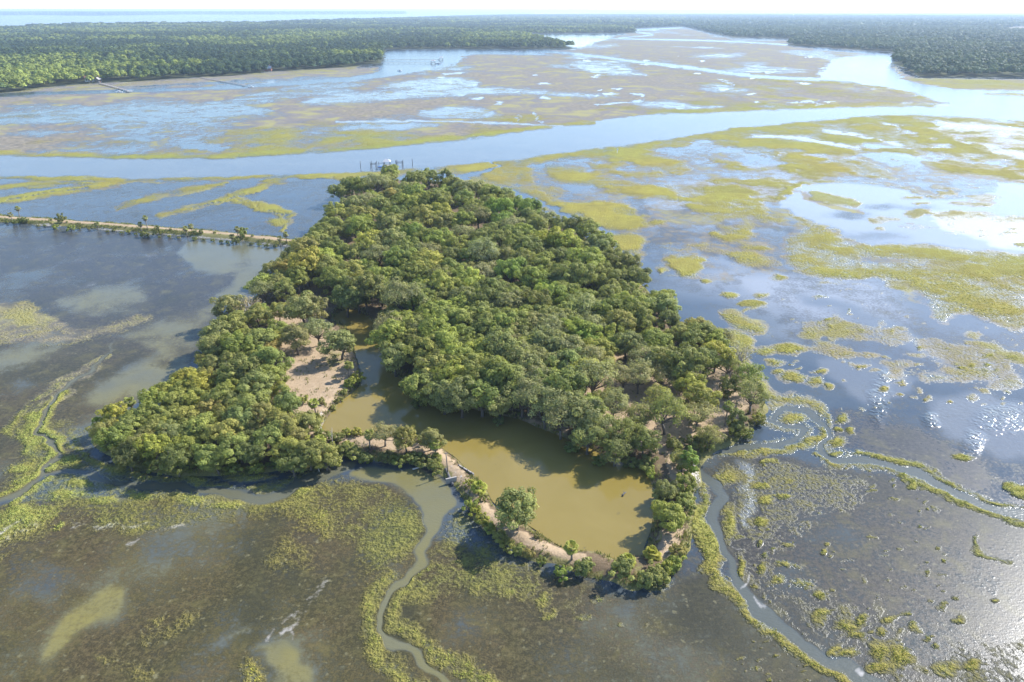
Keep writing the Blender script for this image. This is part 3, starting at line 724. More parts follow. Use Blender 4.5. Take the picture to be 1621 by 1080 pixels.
def crown_points(seed, R, Hc, ncl, nleaf, low=-.35, hollow=.5):
    r = np.random.default_rng(seed)
    i = np.arange(ncl) + .5
    zz = low + (1 - low) * i / ncl; an = pi * (1 + 5 ** .5) * i + r.uniform(0, 6)
    rr = np.sqrt(np.maximum(1 - zz * zz, 0))
    D = np.column_stack([rr * np.cos(an), rr * np.sin(an), zz]) + r.normal(0, .13, (ncl, 3))
    rad = r.uniform(.58, .92, ncl)[:, None]
    lob = 1 + .22 * np.sin(2 * an + r.uniform(0, 6))[:, None] * rr[:, None] + .12 * np.sin(3 * an + r.uniform(0, 6))[:, None]
    C = D * rad * lob * np.array([R, R, Hc])
    rc = R * r.uniform(.2, .36, ncl) * (1 if ncl < 45 else r.choice([.62, .8, 1.0], ncl))
    ncount = np.maximum((nleaf * (1 if ncl < 45 else 1.35) * (rc / (R * .28)) ** 2).astype(int), 8)
    P, Nn, lf = [], [], []
    for k in range(ncl):
        d = rdir(ncount[k], r); d[:, 2] = np.abs(d[:, 2]) * np.where(r.random(ncount[k]) < .78, 1, -1)
        q = r.uniform(hollow, 1.05, ncount[k])[:, None] ** .7
        P.append(C[k] + d * q * rc[k] * np.array([1, 1, .78]))
        o = C[k] / (np.linalg.norm(C[k]) + 1e-9)
        nn = .8 * d + .3 * o + .45 * rdir(ncount[k], r) + np.array([0, 0, .2])
        Nn.append(nn / np.linalg.norm(nn, axis=1, keepdims=True))
        lf.append(np.clip(r.normal(.5, .2) + r.normal(0, .16, ncount[k]), 0, 1))
    return np.vstack(P), np.vstack(Nn), np.concatenate(lf), C, rc, r


def crown_mesh(name, seed, R, Hc, zc, ncl, nleaf, ls, **kw):
    P, Nn, lf, C, rc, r = crown_points(seed, R, Hc, ncl, nleaf, **kw)
    V, Fq = cards(P + np.array([0, 0, zc]), Nn, ls, r)
    me = mesh_np(name, V, Fq, [M_LEAF])
    a = me.attributes.new('leaf', 'FLOAT', 'POINT'); a.data.foreach_set('value', np.repeat(lf, 4).astype(np.float32))
    return me, C + np.array([0, 0, zc]), r


def trunk_mesh(name, C, R, zc, r, rad=.34, nl=8, mat=None, fork=.45):
    mb = MB(); zf = zc * fork
    lean = r.normal(0, .35, 2)
    top = np.array([lean[0], lean[1], zf])
    mb.tube([(0, 0, -.4), (lean[0] * .3, lean[1] * .3, zf * .5), top], [rad * 1.35, rad * 1.02, rad * .9], 7)
    sel = r.permutation(len(C))[:nl]
    for k in sel:
        e = C[k]; m = top * .45 + e * .55 + np.array([0, 0, -.12 * np.linalg.norm(e[:2])]) + r.normal(0, .3, 3)
        mb.tube([top - (0, 0, .2), top * .75 + m * .25 + (0, 0, .1), m, e], [rad * .62, rad * .5, rad * .32, rad * .08], 5)
        for q in range(2):
            e2 = m + (e - m) * r.uniform(.3, .9) + r.normal(0, R * .22, 3); mb.tube([m, (m + e2) / 2 + r.normal(0, .15, 3), e2], [rad * .22, rad * .15, rad * .04], 4)
    return mb.mesh(name, [mat or M_BARK], True)


OAKS = []
for k in range(7):       # dense evergreen oaks, radius 5, total height about 10
    me, C, r = crown_mesh('crown', 100 + k, 5.0, [3.6, 4.1, 3.3, 3.9, 4.4, 3.5, 3.8][k], 6.3, [56, 66, 50, 72, 62, 78, 58][k], 105, .45, low=[-.35, -.75, -.6, -.8, -.4, -.7, -.8][k])
    OAKS.append((trunk_mesh('trunk', C, 5, 6.3, r), me))
OPEN = []
for k in range(4):       # thinner grey oaks with limbs showing
    me, C, r = crown_mesh('crown', 200 + k, 5.0, 3.4, 6.4, 42, 84, .38, low=-.15, hollow=.3)
    OPEN.append((trunk_mesh('trunk', C, 5, 6.4, r, .32, 16), me))
BARE = []
for k in range(2):
    me, C, r = crown_mesh('crown', 260 + k, 4.4, 3.6, 5.6, 26, 26, .34, low=-.2, hollow=.2)
    BARE.append((trunk_mesh('trunk', C, 4.4, 5.6, r, .26, 24, M_DEAD), me))
SHRUB = []
for k in range(4):
    me, C, r = crown_mesh('crown', 300 + k, 2.0, 1.5, 1.35, 18, 60, .36, low=-.6)
    SHRUB.append((trunk_mesh('stem', C, 2, 1.35, r, .09, 8, None, .2), me))
CEDAR = []
for k in range(2):
    me, C, r = crown_mesh('crown', 340 + k, 2.6, 4.3, 4.4, 40, 80, .42, low=-.9)
    CEDAR.append((trunk_mesh('trunk', C, 2.6, 4.4, r, .22, 8), me))


def palm_meshes(seed, h, R=1.7, n=30):
    r = np.random.default_rng(seed); mb = MB()
    ln = r.normal(0, .25, 2)
    pth = [np.array([ln[0] * t * t, ln[1] * t * t, -.3 + (h + .3) * t]) for t in (0, .35, .7, 1)]
    mb.tube(pth, [.26, .2, .18, .2], 7)
    tr = mb.mesh('trunk', [M_PALMBARK], True)
    top = pth[-1]
    gr, dr = MB(), MB()
    for i in range(n):
        dead = i < n * .2
        el = r.uniform(-1.1, -.6) if dead else r.uniform(-.35, 1.35)
        az = 2.399 * i + r.normal(0, .2)
        L = R * r.uniform(.8, 1.1) * (.8 if dead else 1)
        d = np.array([cos(az) * cos(el), sin(az) * cos(el), sin(el)]); sd = np.array([-sin(az), cos(az), 0]); up = np.cross(d, sd) * -1
        if up[2] < 0: up = -up
        base = top + d * .12; hub = top + d * L * .48
        m_ = dr if dead else gr
        m_.add([base - sd * .03, base + sd * .03, hub + sd * .03, hub - sd * .03], [(0, 1, 2, 3)])
        for q in range(9):                       # fan blade: spiky segments that droop at the tips
            a = (q - 4) / 4 * 1.25
            tip = hub + (d * cos(a) + sd * sin(a)) * L * .62 * (1 - .12 * abs(a)) - np.array([0, 0, .16 * L * (1 + abs(a) * .4)])
            mid = hub + (d * cos(a) + sd * sin(a)) * L * .36 + up * .03
            pr = (-d * sin(a) + sd * cos(a)) * .085 * R
            m_.add([hub, mid - pr, tip, mid + pr], [(0, 1, 2, 3)])
    g = gr.mesh('fronds', [M_LEAF]); dd = dr.mesh('dead_fronds', [M_DRYFROND])
    a = g.attributes.new('leaf', 'FLOAT', 'POINT'); a.data.foreach_set('value', np.random.default_rng(seed).uniform(.3, .9, len(g.vertices)).astype(np.float32))
    return tr, g, dd


PALMS = [palm_meshes(400 + k, h) for k, h in enumerate((5.2, 4.2, 6.2, 3.0))]
PALMETTO = [palm_meshes(440 + k, .5, 1.5, 34) for k in range(2)]

TINT = {'olive': (0.273, 0.270, 0.086), 'green': (0.254, 0.268, 0.076), 'bright': (0.306, 0.321, 0.075), 'lime': (0.366, 0.353, 0.074), 'vivid': (0.234, 0.298, 0.066),
        'sage': (0.269, 0.266, 0.103), 'grey': (0.307, 0.289, 0.137), 'dark': (0.184, 0.201, 0.069), 'yellow': (0.352, 0.329, 0.100), 'rust': (0.361, 0.273, 0.086), 'bare': (0.347, 0.298, 0.168)}
WORD = {'olive': 'olive green', 'green': 'mid green', 'bright': 'bright green', 'lime': 'lime green', 'vivid': 'vivid green', 'sage': 'sage green', 'grey': 'greyish',
        'dark': 'dark green', 'yellow': 'straw yellow', 'rust': 'rusty orange', 'bare': 'nearly leafless grey'}
T_ = {'o': 'olive', 'g': 'green', 'b': 'bright', 'l': 'lime', 'v': 'vivid', 's': 'sage', 'a': 'grey', 'd': 'dark', 'y': 'yellow', 'r': 'rust', 'n': 'bare'}
WHERE = []                                  # (object, label words, pixel)
tr_rng = np.random.default_rng(21)


def plant(kind, meshes, x, y, z, sc, tint, rz=None, sz=1.0):
    t = empty(kind, x, y, z, tr_rng.uniform(0, 6.28) if rz is None else rz); t.scale = (sc, sc, sc * sz)
    names = {3: ('trunk', 'fronds', 'dead_fronds'), 2: ('trunk', 'crown')}[len(meshes)]
    for nm, me in zip(names, meshes):
        o = link('stem' if kind == 'shrub' and nm == 'trunk' else nm, me, t)
        if nm in ('crown', 'fronds'): o['tint'] = [float(v) for v in tint]
    return t


def jit(c, s=.10):
    f = tr_rng.normal(1, s * .6); v = np.array(TINT[c]) * f * (1 + tr_rng.normal(0, s * .45, 3))
    return np.clip(v, .02, .46)


def landz(x, y):
    X = np.array([[x]]); Y = np.array([[y]])
    return float(max(island_h(X, Y)[0, 0], cause_h(X, Y)[0, 0], 0.0)) - .06


placed = []                                 # x, y, radius of crowns


def tree(px, py, dia, tone, kind=None):
    """px,py = crown centre in the photo; dia in metres"""
    c = T_[tone]
    if py < 420 and px > 480: dia *= 1.16
    if 480 < px < 940 and 400 < py < 690: dia *= 1.07
    grove = px > 940 and py > 575
    if grove: dia *= .86
    elif px < 470 and py > 590: dia *= .93
    R = dia / 2
    sz = tr_rng.uniform(.9, 1.12)
    zc = 1 + 6.3 * R / 5 * sz
    x, y = gnd(px, py, zc); x = float(x); y = float(y)
    if kind is None: kind = 'bare_tree' if tone == 'n' else 'broadleaf_tree' if tone in 'blvyr' else 'live_oak'
    if tone == 'n': ms = BARE[tr_rng.integers(len(BARE))]; sc = R / 4.4
    elif tone == 'a' or kind == 'open_oak' or (grove and tone in 'osg' and py < 735): ms = OPEN[tr_rng.integers(len(OPEN))]; sc = R / 5
    else: ms = OAKS[tr_rng.integers(len(OAKS))]; sc = R / 5
    kind = 'live_oak' if kind == 'open_oak' else kind
    t = plant(kind, ms, x, y, landz(x, y), sc, jit(c), None, sz)
    placed.append((x, y, R)); WHERE.append([t, kind, c, px, py, dia])
    return t


TREES = '''557,290,9,o 537,303,10,g 531,336,11,g 596,290,13,a 570,295,11,g 618,274,10,b 618,312,11,r 584,320,11,a 601,328,11,o 573,342,12,y 657,284,12,g 678,279,11,g 659,309,11,b 648,324,11,b 690,320,12,g 704,305,10,b 732,301,11,s 754,299,11,s 774,308,11,g 790,332,12,v 757,341,11,a 796,352,10,v 668,346,12,y 634,352,11,o 612,355,12,s 698,352,11,o 732,371,11,a 657,371,10,v 693,383,12,b 720,388,10,g 573,360,12,b 546,363,11,o 518,371,11,o 501,383,11,o 482,397,11,y 459,409,10,o 584,388,12,l 534,399,11,g 562,402,10,y 620,385,12,s 642,397,11,g 673,399,11,a 596,405,11,a 765,402,12,a 746,408,10,o 812,360,11,a 834,396,11,d 453,424,9,r 484,418,11,l 512,419,11,o 471,440,10,g 532,443,11,g 557,432,11,y 579,457,12,d 546,466,11,d 676,419,12,b 657,433,11,g 634,470,14,a 701,455,12,b 698,472,10,g 740,446,12,b 716,430,11,g 762,434,12,a 779,459,11,d 809,430,12,v 801,477,11,g 732,477,11,s 679,504,11,b 732,509,11,g 618,517,11,a 636,513,11,b 759,502,12,g 790,519,11,g 479,486,13,s
818,324,11,v 838,333,11,v 818,359,11,a 850,359,11,o 889,359,10,o 921,360,11,g 874,380,12,l 898,386,12,l 838,395,11,d 918,395,10,s 946,390,11,s 930,413,12,b 964,413,10,o 990,420,11,o 1010,442,11,o 978,442,11,g 948,433,11,g 912,439,12,g 827,416,11,o 856,419,11,g 844,442,11,v 877,472,11,v 860,462,9,v 924,487,12,a 904,496,11,o 966,472,11,o 990,484,11,b 960,493,11,g 1007,502,11,o 1046,484,12,s 1050,470,9,b 984,513,11,o 933,516,10,a 905,517,10,g 874,525,11,a 844,516,11,s 818,511,11,g 1037,537,10,o 1075,531,9,o 1096,537,9,o 1140,534,9,a 1102,519,8,y 1014,510,10,g
830,535,10,s 917,527,11,b 898,552,12,s 864,546,11,s 837,558,11,s 925,538,10,v 945,555,10,l 967,546,9,b 992,544,10,s 1037,544,9,b 1112,521,8,y 1134,560,10,l 1115,572,9,d 1023,571,11,a 1050,569,10,o 1087,574,11,o 1153,577,9,o 1175,560,8,n 1184,596,10,g 1192,624,11,s 987,596,10,a 1012,596,10,a 1048,596,10,s 1092,608,10,b 931,569,10,a 903,577,10,s 953,571,9,o 862,608,10,g 900,613,10,o 939,596,11,a 837,621,10,a 875,635,10,a 973,641,10,a 953,635,9,o 1056,652,12,o 1012,660,10,o 1106,655,10,a 1123,688,8,o 925,657,10,s 889,656,9,a 992,685,10,o 959,677,10,s 931,683,8,s 1020,698,9,d 975,705,9,d 1081,730,6,s 1040,630,9,o 1070,590,8,b 1155,610,7,d 870,585,9,g 905,640,9,s
566,464,11,d 560,455,10,d 619,533,11,b 669,513,11,g 699,499,12,g 730,485,11,b 710,468,10,b 758,505,10,g 691,530,11,b 652,544,10,g 624,558,10,s 674,558,10,g 702,546,11,b 735,533,10,g 774,521,11,g 813,524,10,s 794,552,11,s 758,560,11,b 722,569,10,b 691,583,10,y 716,591,10,l 663,607,10,g 685,602,9,s 747,585,11,g 772,574,10,b 794,598,11,g 763,599,10,g 730,621,10,s 702,620,9,s 763,621,10,g 791,628,9,s 813,566,11,s 838,552,10,g 830,580,11,s 855,574,10,s 819,605,10,s 849,605,10,a 827,625,9,a 863,622,9,a 864,645,8,a 774,480,11,d 808,483,11,s 849,483,11,g 
364,485,11,s 415,460,10,a 393,488,10,n 443,447,10,o 440,491,7,y 409,501,10,o 346,526,11,s 370,515,10,o 339,548,10,s 377,551,10,v 415,539,11,o 427,554,7,r 421,573,11,g 383,589,10,o 364,598,9,o 409,611,11,s 431,598,10,g 490,488,11,s 468,535,10,s 503,523,9,a 538,542,10,s 453,639,9,d 295,602,9,l 314,611,9,l 264,620,8,l 242,636,8,b 279,636,8,o 308,633,9,b 182,655,7,l 163,680,7,o 204,674,8,o 232,658,8,g 264,658,8,o 295,661,8,y 333,649,8,y 349,630,9,g 366,636,8,d 399,642,10,o 415,661,9,o 320,677,9,y 352,687,9,y 302,683,8,o 270,687,8,s 245,687,8,o 179,693,8,g 223,702,8,o 242,709,8,l 201,715,8,d 327,718,8,g 341,724,7,g 276,722,8,d 371,709,9,o 396,712,8,d 427,693,9,o 446,674,9,o 453,709,9,g 462,727,7,d 487,711,8,o 514,714,7,o 440,522,9,g 400,570,9,g 330,600,7,o 380,665,9,s 360,660,8,o
642,694,6.5,o 681,694,6.5,s 1060,815,8.5,b 1053,774,5,s'''
for tk in TREES.split():
    a = tk.split(','); tree(float(a[0]), float(a[1]), float(a[2]), a[3])
big = tree(819, 805, 9.6, 's'); big.children[1]['tint'] = [.225, .22, .135]; big_i = len(WHERE) - 1
lone = tree(608, 687, 6.0, 'a'); lone_i = len(WHERE) - 1
# fill the gaps under and between the traced crowns
fr = np.random.default_rng(5)
WOODP = [pts('553,305 640,296 720,300 850,345 960,412 1040,492 1110,540 1185,592 1205,640 1165,695 1100,705 1050,705 1000,700 940,690 850,655 770,632 700,618 650,595 622,560 612,525 580,480 500,470 430,500 400,480 470,405 520,365 545,335'),
         pts('165,690 240,660 305,625 345,560 375,505 430,500 440,560 430,610 455,640 470,680 500,700 480,735 380,740 260,735 195,720')]
n0 = len(placed); tries = 0
while tries < 9000 and len(placed) - n0 < 175:
    tries += 1
    px, py = fr.uniform(150, 1210), fr.uniform(290, 740)
    w = [k for k, P in enumerate(WOODP) if inside(np.array([px]), np.array([py]), P)[0]]
    if not w: continue
    if w[0] == 0 and px > 940 and py > 580 and fr.random() < .9: continue
    x, y = gnd(px, py); A_ = np.array(placed)
    d = np.hypot(A_[:, 0] - x, A_[:, 1] - y)
    if -sdf(np.array([float(x)]), np.array([float(y)]), WP)[0] < 4.5: continue
    if d.min() < ((4.6 if py > 400 else 5.0) if w[0] == 0 else 4.0): continue
    dia = (fr.uniform(8, 10.5) if py > 400 else fr.uniform(9, 10.5)) if w[0] == 0 else fr.uniform(6, 8)
    zc = 1 + 6.3 * dia / 10
    qx, qy = prj(float(x), float(y), zc)
    tree(float(qx), float(qy), dia, fr.choice(list('ogbsdgb')))

# palms, palmettos, cedars, shrubs
def plant_at(kind, meshes, px, py, sc, tone, sz=1.0):
    """px,py = foot of the plant"""
    x, y = gnd(px, py, .8); x, y = float(x), float(y)
    t = plant(kind, meshes, x, y, landz(x, y), sc, jit(tone), None, sz)
    WHERE.append([t, kind, tone, px, py, sc]); return t


for a in '586,712,1 486,712,3 508,714,3 690,722,3 553,600,1 500,656,3 905,886,3 1147,676,2 330,594,1 213,656,0 158,682,3 345,590,1 365,640,0 575,640,3'.split()[:13]:
    px, py, k = a.split(','); plant_at('palm_tree', PALMS[int(k)], float(px), float(py), 1.0, 'green' if k != '3' else 'bright')
for a in '502,668,1.2,g 755,778,1.3,l 996,892,1.1,l 1032,884,1.25,l 1062,892,1.0,b 689,728,.9,g 550,612,1,b 1205,660,.9,b 1133,628,.8,l'.split():
    px, py, s, t = a.split(','); plant_at('palmetto', PALMETTO[tr_rng.integers(2)], float(px), float(py), float(s) * 1.05, T_[t])
for a in '1162,690,1,d 1087,752,.85,v 707,300,1.5,d 455,660,.9,d'.split():
    px, py, s, t = a.split(','); plant_at('red_cedar', CEDAR[tr_rng.integers(2)], float(px), float(py), float(s), T_[t])
SH = '''545,716,1.5,g 560,722,1.4,o 577,728,1.2,d 612,728,1.2,d 632,732,1.1,g 655,730,1.3,o 672,735,1.3,d 690,742,1.2,o 745,802,1.2,b 752,812,1,l 762,825,1.2,b 775,838,1.1,g 790,852,1.3,d 803,866,1.2,o 820,872,1.1,d 836,878,.9,o 858,888,.8,g 887,908,1.1,b 922,903,1.6,o 983,910,1.8,o 1022,922,1.7,d 1040,915,1.6,g 1052,905,1.3,l 1066,896,1.4,b 1072,880,1.4,o 1062,838,1.9,o 1048,825,1.6,s 1082,776,1.7,b 1070,782,1.6,s 1045,790,1.5,s 1078,740,1.6,g 1022,742,1.3,g 1030,752,1,l 1026,735,1.2,d 566,603,1.3,l 556,610,1.1,b 545,622,.7,o 535,634,.7,o 527,645,.6,o 505,690,.8,g 520,700,1,g 536,700,1,o 500,725,1.4,o 528,733,1.3,o 475,740,1.3,g 512,736,1.4,d 440,738,1.2,d 405,745,1.2,g 370,746,1.2,g 300,745,1.3,d 240,740,1.3,d 205,728,1.3,g 170,705,1.3,g 1095,712,1.4,d 1110,705,1.3,o 1180,690,1.2,g 1200,668,1.2,o 1120,708,1.2,g 1065,712,1.3,g 1150,630,.9,y 765,792,.8,o 742,770,.8,l 850,852,.6,o 480,640,1,b 510,640,.7,o 672,702,1.0,l 566,690,.9,l 550,690,.8,l 1085,800,1.3,o 1078,812,1.3,g 660,640,1.0,d 720,648,1.0,o 790,668,1.0,d 905,712,1.2,d 950,732,1.2,d 1000,736,1.2,d 690,297,2.1,g 705,297,2.2,g 720,299,2.1,o 676,296,2,g 735,303,2,g 748,306,2,o'''
for a in SH.split():
    px, py, s, t = a.split(','); s = float(s) * (.72 if float(px) > 730 and float(px) < 1076 and float(py) > 740 else .85)
    if t == 'd' and float(px) > 740 and float(py) > 745: t = 'o'
    plant_at('shrub', SHRUB[tr_rng.integers(4)], float(px), float(py), float(s), T_[t])
# left causeway planting
for a in '21,352,0 33,349,2 84,360,1 154,362,3 224,365,1 234,364,2 296,372,1 305,369,3 368,381,3 378,379,2 444,388,1 454,385,1'.split():
    px, py, k = a.split(','); plant_at('palm_tree', PALMS[int(k)], float(px), float(py), .95, 'sage')
for a in '24,353,1.2,d 33,351,1.3,d 40,351,1.3,d 88,360,1.1,b 99,354,1.5,d 113,363,1.4,g 228,373,1.4,d 250,372,1.5,d 256,368,.8,d 308,371,.8,d 319,371,.8,d 308,378,.9,o 374,384,1.3,d 386,377,1.5,g 203,366,.7,l 337,380,.7,g 60,357,.6,o 180,364,.6,o 10,351,.6,g 70,356,.5,o 125,361,.6,g 140,361,.5,o 170,366,.6,d 192,368,.6,g 215,370,.6,d 268,374,.7,g 283,376,.6,o 322,379,.6,g 350,382,.7,d 360,383,.7,g 398,386,.7,d 410,387,.7,g 422,389,.8,d 435,390,.7,g 270,366,.5,o 340,371,.5,g 400,376,.5,o'.split():
    px, py, s, t = a.split(',')
    plant_at('shrub', SHRUB[tr_rng.integers(4)], float(px), float(py), float(s) * .78, T_[t], 1.5 if float(s) > 1.45 else 1.0)


def snag(px, py, h, lean, seed, label):
    r = np.random.default_rng(seed); x, y = gnd(px, py, .8); x, y = float(x), float(y); mb = MB()
    L_ = np.array([lean[0], lean[1], 0.]) * h
    pth = [L_ * t * t + np.array([0, 0, h * t - .3]) + r.normal(0, .08, 3) * t for t in (0, .3, .6, 1)]
    mb.tube(pth, [.16, .13, .09, .03], 6)
    t = empty('dead_tree', x, y, landz(x, y)); mb.build('trunk', M_DEAD, t, True)
    for q in range(7):
        m2 = MB(); b = pth[1] + (pth[2] - pth[1]) * r.uniform(0, 1.6); az = r.uniform(0, 6.28); l = r.uniform(.8, 1.9)
        e = b + np.array([cos(az) * l * .5, sin(az) * l * .5, l * .8]); m2.tube([b, (b + e) / 2 + r.normal(0, .06, 3), e], [.05, .035, .01], 4)
        m2.build('branch', M_DEAD, t, True)
    tag(t, label, 'dead tree')


snag(527, 706, 5.5, (.05, .05), 1, 'bleached leafless tree standing at the pond corner below the clearing')
snag(505, 742, 3.2, (-.3, .1), 2, 'short pale dead stem leaning over the creek below the causeway trees')

# ------------------------------------------------------------------ labels for the plants
def zone(px, py):
    if py < 400 and px < 480: return 'on the long left causeway'
    if py < 345: return 'near the dock end of the island'
    if px > 560 and px < 960 and py > 690 and not (py < 745 and px > 860): return 'on the narrow pond causeway'
    if px >= 940 and py > 735: return "on the pond's right end bank"
    if px < 560 and py > 470:
        if px > 425 and py < 660: return 'by the sandy clearing'
        if px < 300: return "on the island's low left tip"
        if py > 640: return 'on the near left shore'
        return 'on the shore behind the clearing'
    if px < 560 + (470 - py) * .2 and py >= 345: return "on the wood's left flank"
    if px > 940 and py > 560: return 'in the open right grove'
    if px > 900 + (py - 400) * .9 and py < 560: return "along the wood's right shore"
    if py > 585: return 'above the shaded pond bank'
    if px < 690 and py > 440: return 'above the narrow pond arm'
    if py < 425: return "in the wood's upper middle"
    if py < 510: return "in the wood's centre"
    return "in the wood's lower middle"


NOUN = {'live_oak': ('oak', 'tree'), 'broadleaf_tree': ('broadleaf tree', 'tree'), 'bare_tree': ('tree', 'tree'), 'palm_tree': ('slim palm', 'palm'), 'palmetto': ('fan palmetto', 'palmetto'), 'red_cedar': ('cedar', 'cedar'), 'shrub': ('shrub', 'shrub')}
WHERE[big_i].append('big greyish olive live oak alone on the narrow pond causeway, casting a long shadow')
WHERE[lone_i].append('small sparse grey oak on the narrow causeway between the palm and a green oak')
groups = {}
for w in WHERE:
    t, kind, c, px, py, dia = w[:6]
    if len(w) > 6: tag(t, w[6], 'tree'); continue
    size = ''
    if kind in ('live_oak', 'broadleaf_tree'): size = 'broad ' if dia > 10.9 else ('small ' if dia < 8.6 else 'medium ')
    if kind == 'shrub': size = 'large ' if dia > 1.45 else ('small ' if dia < .95 else '')
    key = (size + WORD[c] + ' ' + NOUN[kind][0], zone(px, py))
    groups.setdefault(key, []).append(w)
for (k, z), ws in groups.items():
    ws.sort(key=lambda w: w[3]); n = len(ws)
    for i, w in enumerate(ws):
        if n == 1: lab = f'{k} {z}'
        elif n == 2: lab = f"{'left' if i == 0 else 'right'} of two: {k} {z}"
        elif n == 3: lab = f"{('leftmost', 'middle', 'rightmost')[i]} of three: {k} {z}"
        elif n == 4: lab = f"{('leftmost', 'second from left', 'third from left', 'rightmost')[i]} of four: {k} {z}"
        else: lab = f"{'leftmost ' if i == 0 else 'rightmost ' if i == n - 1 else ''}{k} {z}"
        tag(w[0], lab, NOUN[w[1]][1], {'live_oak': 'oaks of the island wood', 'broadleaf_tree': 'lighter broadleaf trees of the island wood', 'bare_tree': 'grey bare trees', 'palm_tree': 'palms', 'palmetto': 'low palmettos', 'red_cedar': 'cedars', 'shrub': 'shrubs on the banks'}[w[1]])

# ------------------------------------------------------------------ distant woods
def wood(name, label, polys, holes, bands, seed, palette):
    r = np.random.default_rng(seed); VV, TT = [], []
    for d0, d1, spacing, R, Hh, nq, ls in bands:
        amax = .86
        n = int(amax * (d1 ** 2 - d0 ** 2) / spacing ** 2)
        rad = np.sqrt(r.uniform(d0 ** 2, d1 ** 2, n)); an = r.uniform(-amax, amax, n)
        x, y = rad * np.sin(an), rad * np.cos(an)
        px, py = prj(x, y)
        ok = np.zeros(n, bool)
        for P in polys: ok |= inside(px, py, P)
        for P in holes: ok &= ~inside(px, py, P)
        x, y = x[ok], y[ok]; n = len(x)
        if not n: continue
        pn = fbm(x, y, 120, 3, seed); hgt = Hh * r.uniform(.62, 1.25, n) * (.8 + .4 * pn); rr = R * r.uniform(.75, 1.25, n)
        d = rdir(n * nq, r).reshape(n, nq, 3); d[:, :, 2] = np.abs(d[:, :, 2]) * 1.0 - .25
        q = r.uniform(.7, 1.0, (n, nq, 1))
        lump = d * q
        P3 = np.stack([x[:, None] + lump[:, :, 0] * rr[:, None], y[:, None] + lump[:, :, 1] * rr[:, None], hgt[:, None] * .6 + lump[:, :, 2] * hgt[:, None] * .42], -1)
        # skirt so that the edge of the wood is closed down to the ground
        Nn = d * .7 + r.normal(0, .2, d.shape) + np.array([0, 0, .42]); Nn /= np.linalg.norm(Nn, axis=2, keepdims=True)
        V, _ = cards(P3.reshape(-1, 3), Nn.reshape(-1, 3), ls, r)
        V[:, 2] = np.maximum(V[:, 2], .2)
        pal = np.array(palette)
        pn2 = fbm(x, y, 420, 3, seed + 5)
        ci = np.clip(((pn * 1.5 + pn2 * 2.2) - 1.45 + r.normal(0, .2, n) + (.25 if d1 < 1600 else 0)) * len(pal), 0, len(pal) - 1).astype(int)
        c = pal[ci] * r.uniform(.82, 1.18, (n, 1))
        if d1 < 1600: c = c * np.where(r.random((n, 1)) < .3, 1.35, 1.0)
        c = np.repeat(c[:, None, :], nq, 1).reshape(-1, 3) * r.uniform(.92, 1.08, (n * nq, 1))
        VV.append(V); TT.append(np.repeat(np.column_stack([c, np.ones(len(c))]), 4, 0))
    V = np.vstack(VV); T = np.vstack(TT)
    me = mesh_np(name, V, np.arange(len(V)).reshape(-1, 4), [M_WOOD]); vcol(me, 'tint', T)
    return tag(link(name, me), label, 'woodland', kind='stuff')


GREENS = [(0.045, 0.07, 0.03), (0.055, 0.08, 0.032), (0.08, 0.11, 0.036), (0.14, 0.175, 0.04), (0.21, 0.24, 0.05)]
PINES = [(0.05, 0.082, 0.042), (0.056, 0.09, 0.044), (0.066, 0.10, 0.045), (0.085, 0.12, 0.048)]
BANDS = [(900, 1500, 10.5, 6.9, 16, 115, 2.8), (1500, 2600, 13, 7.4, 17, 48, 4.4), (2600, 5200, 20, 11, 17, 26, 8), (5200, 14000, 55, 30, 20, 20, 22)]
wood('left_wood', 'mixed green wood on the far mainland at the left, beyond the marsh', [FOREST_L], [], BANDS, 51, GREENS)
wood('right_wood', 'bluish green pine wood on the far shore at the right of the river', [FOREST_R], CLEAR, BANDS, 52, PINES)
wood('horizon_shore', 'thin hazy line of trees along the horizon across the wide sound', FAR_SHORE, [], [(9000, 34000, 130, 80, 34, 14, 70)], 53, PINES)

# ------------------------------------------------------------------ cordgrass standing on the near flats
gr = np.random.default_rng(71)
sel = (GY > 430) & (GY < 1095) & (GX > -40) & (GX < 1662)
gsx, gsy = GX[sel], GY[sel]
pr = np.clip(L['grass'][sel] - .45, 0, .6) * (L['open'][sel] < .3)
dist = WY[sel]
area = (2.0 * dist / 600) ** 2
pick = gr.random(len(pr)) < pr * .55
gx, gy = gnd(gsx[pick] + gr.uniform(-1, 1, pick.sum()), gsy[pick] + gr.uniform(-1, 1, pick.sum()))
island_in = sdf(gx, gy, WI) > -1
gx, gy = gx[~island_in], gy[~island_in]; hu = L['hue'][sel][pick][~island_in]; gz = ZG[sel][pick][~island_in]
n = len(gx); nb_ = 8
base = np.repeat(np.column_stack([gx, gy, gz - .05]), nb_, 0) + np.column_stack([gr.normal(0, .22, (n * nb_, 2)), np.zeros(n * nb_)])
an = gr.uniform(0, 6.28, n * nb_); hb = gr.uniform(.14, .34, n * nb_); wd_ = gr.uniform(.04, .085, n * nb_)
dv = np.column_stack([np.cos(an), np.sin(an), 0 * an]); tip = base + np.column_stack([np.cos(an + 1.3) * .2, np.sin(an + 1.3) * .2, hb])
V = np.stack([base - dv * wd_[:, None], base + dv * wd_[:, None], tip + dv * .03, tip - dv * .03], 1).reshape(-1, 3)
c1, c2 = np.array([0.42, 0.36, 0.065]), np.array([0.3, 0.33, 0.085])
hc = np.repeat(hu, nb_)[:, None]; cc = (c1 * (1 - hc) + c2 * hc) * gr.uniform(.7, 1.25, (n * nb_, 1))
me = mesh_np('cordgrass', V, np.arange(len(V)).reshape(-1, 4), [M_WOOD]); vcol(me, 'tint', np.repeat(np.column_stack([cc, np.ones(len(cc))]), 4, 0))
tag(link('cordgrass', me), 'yellow green cordgrass standing along the creek banks and flats', 'grass', kind='stuff')
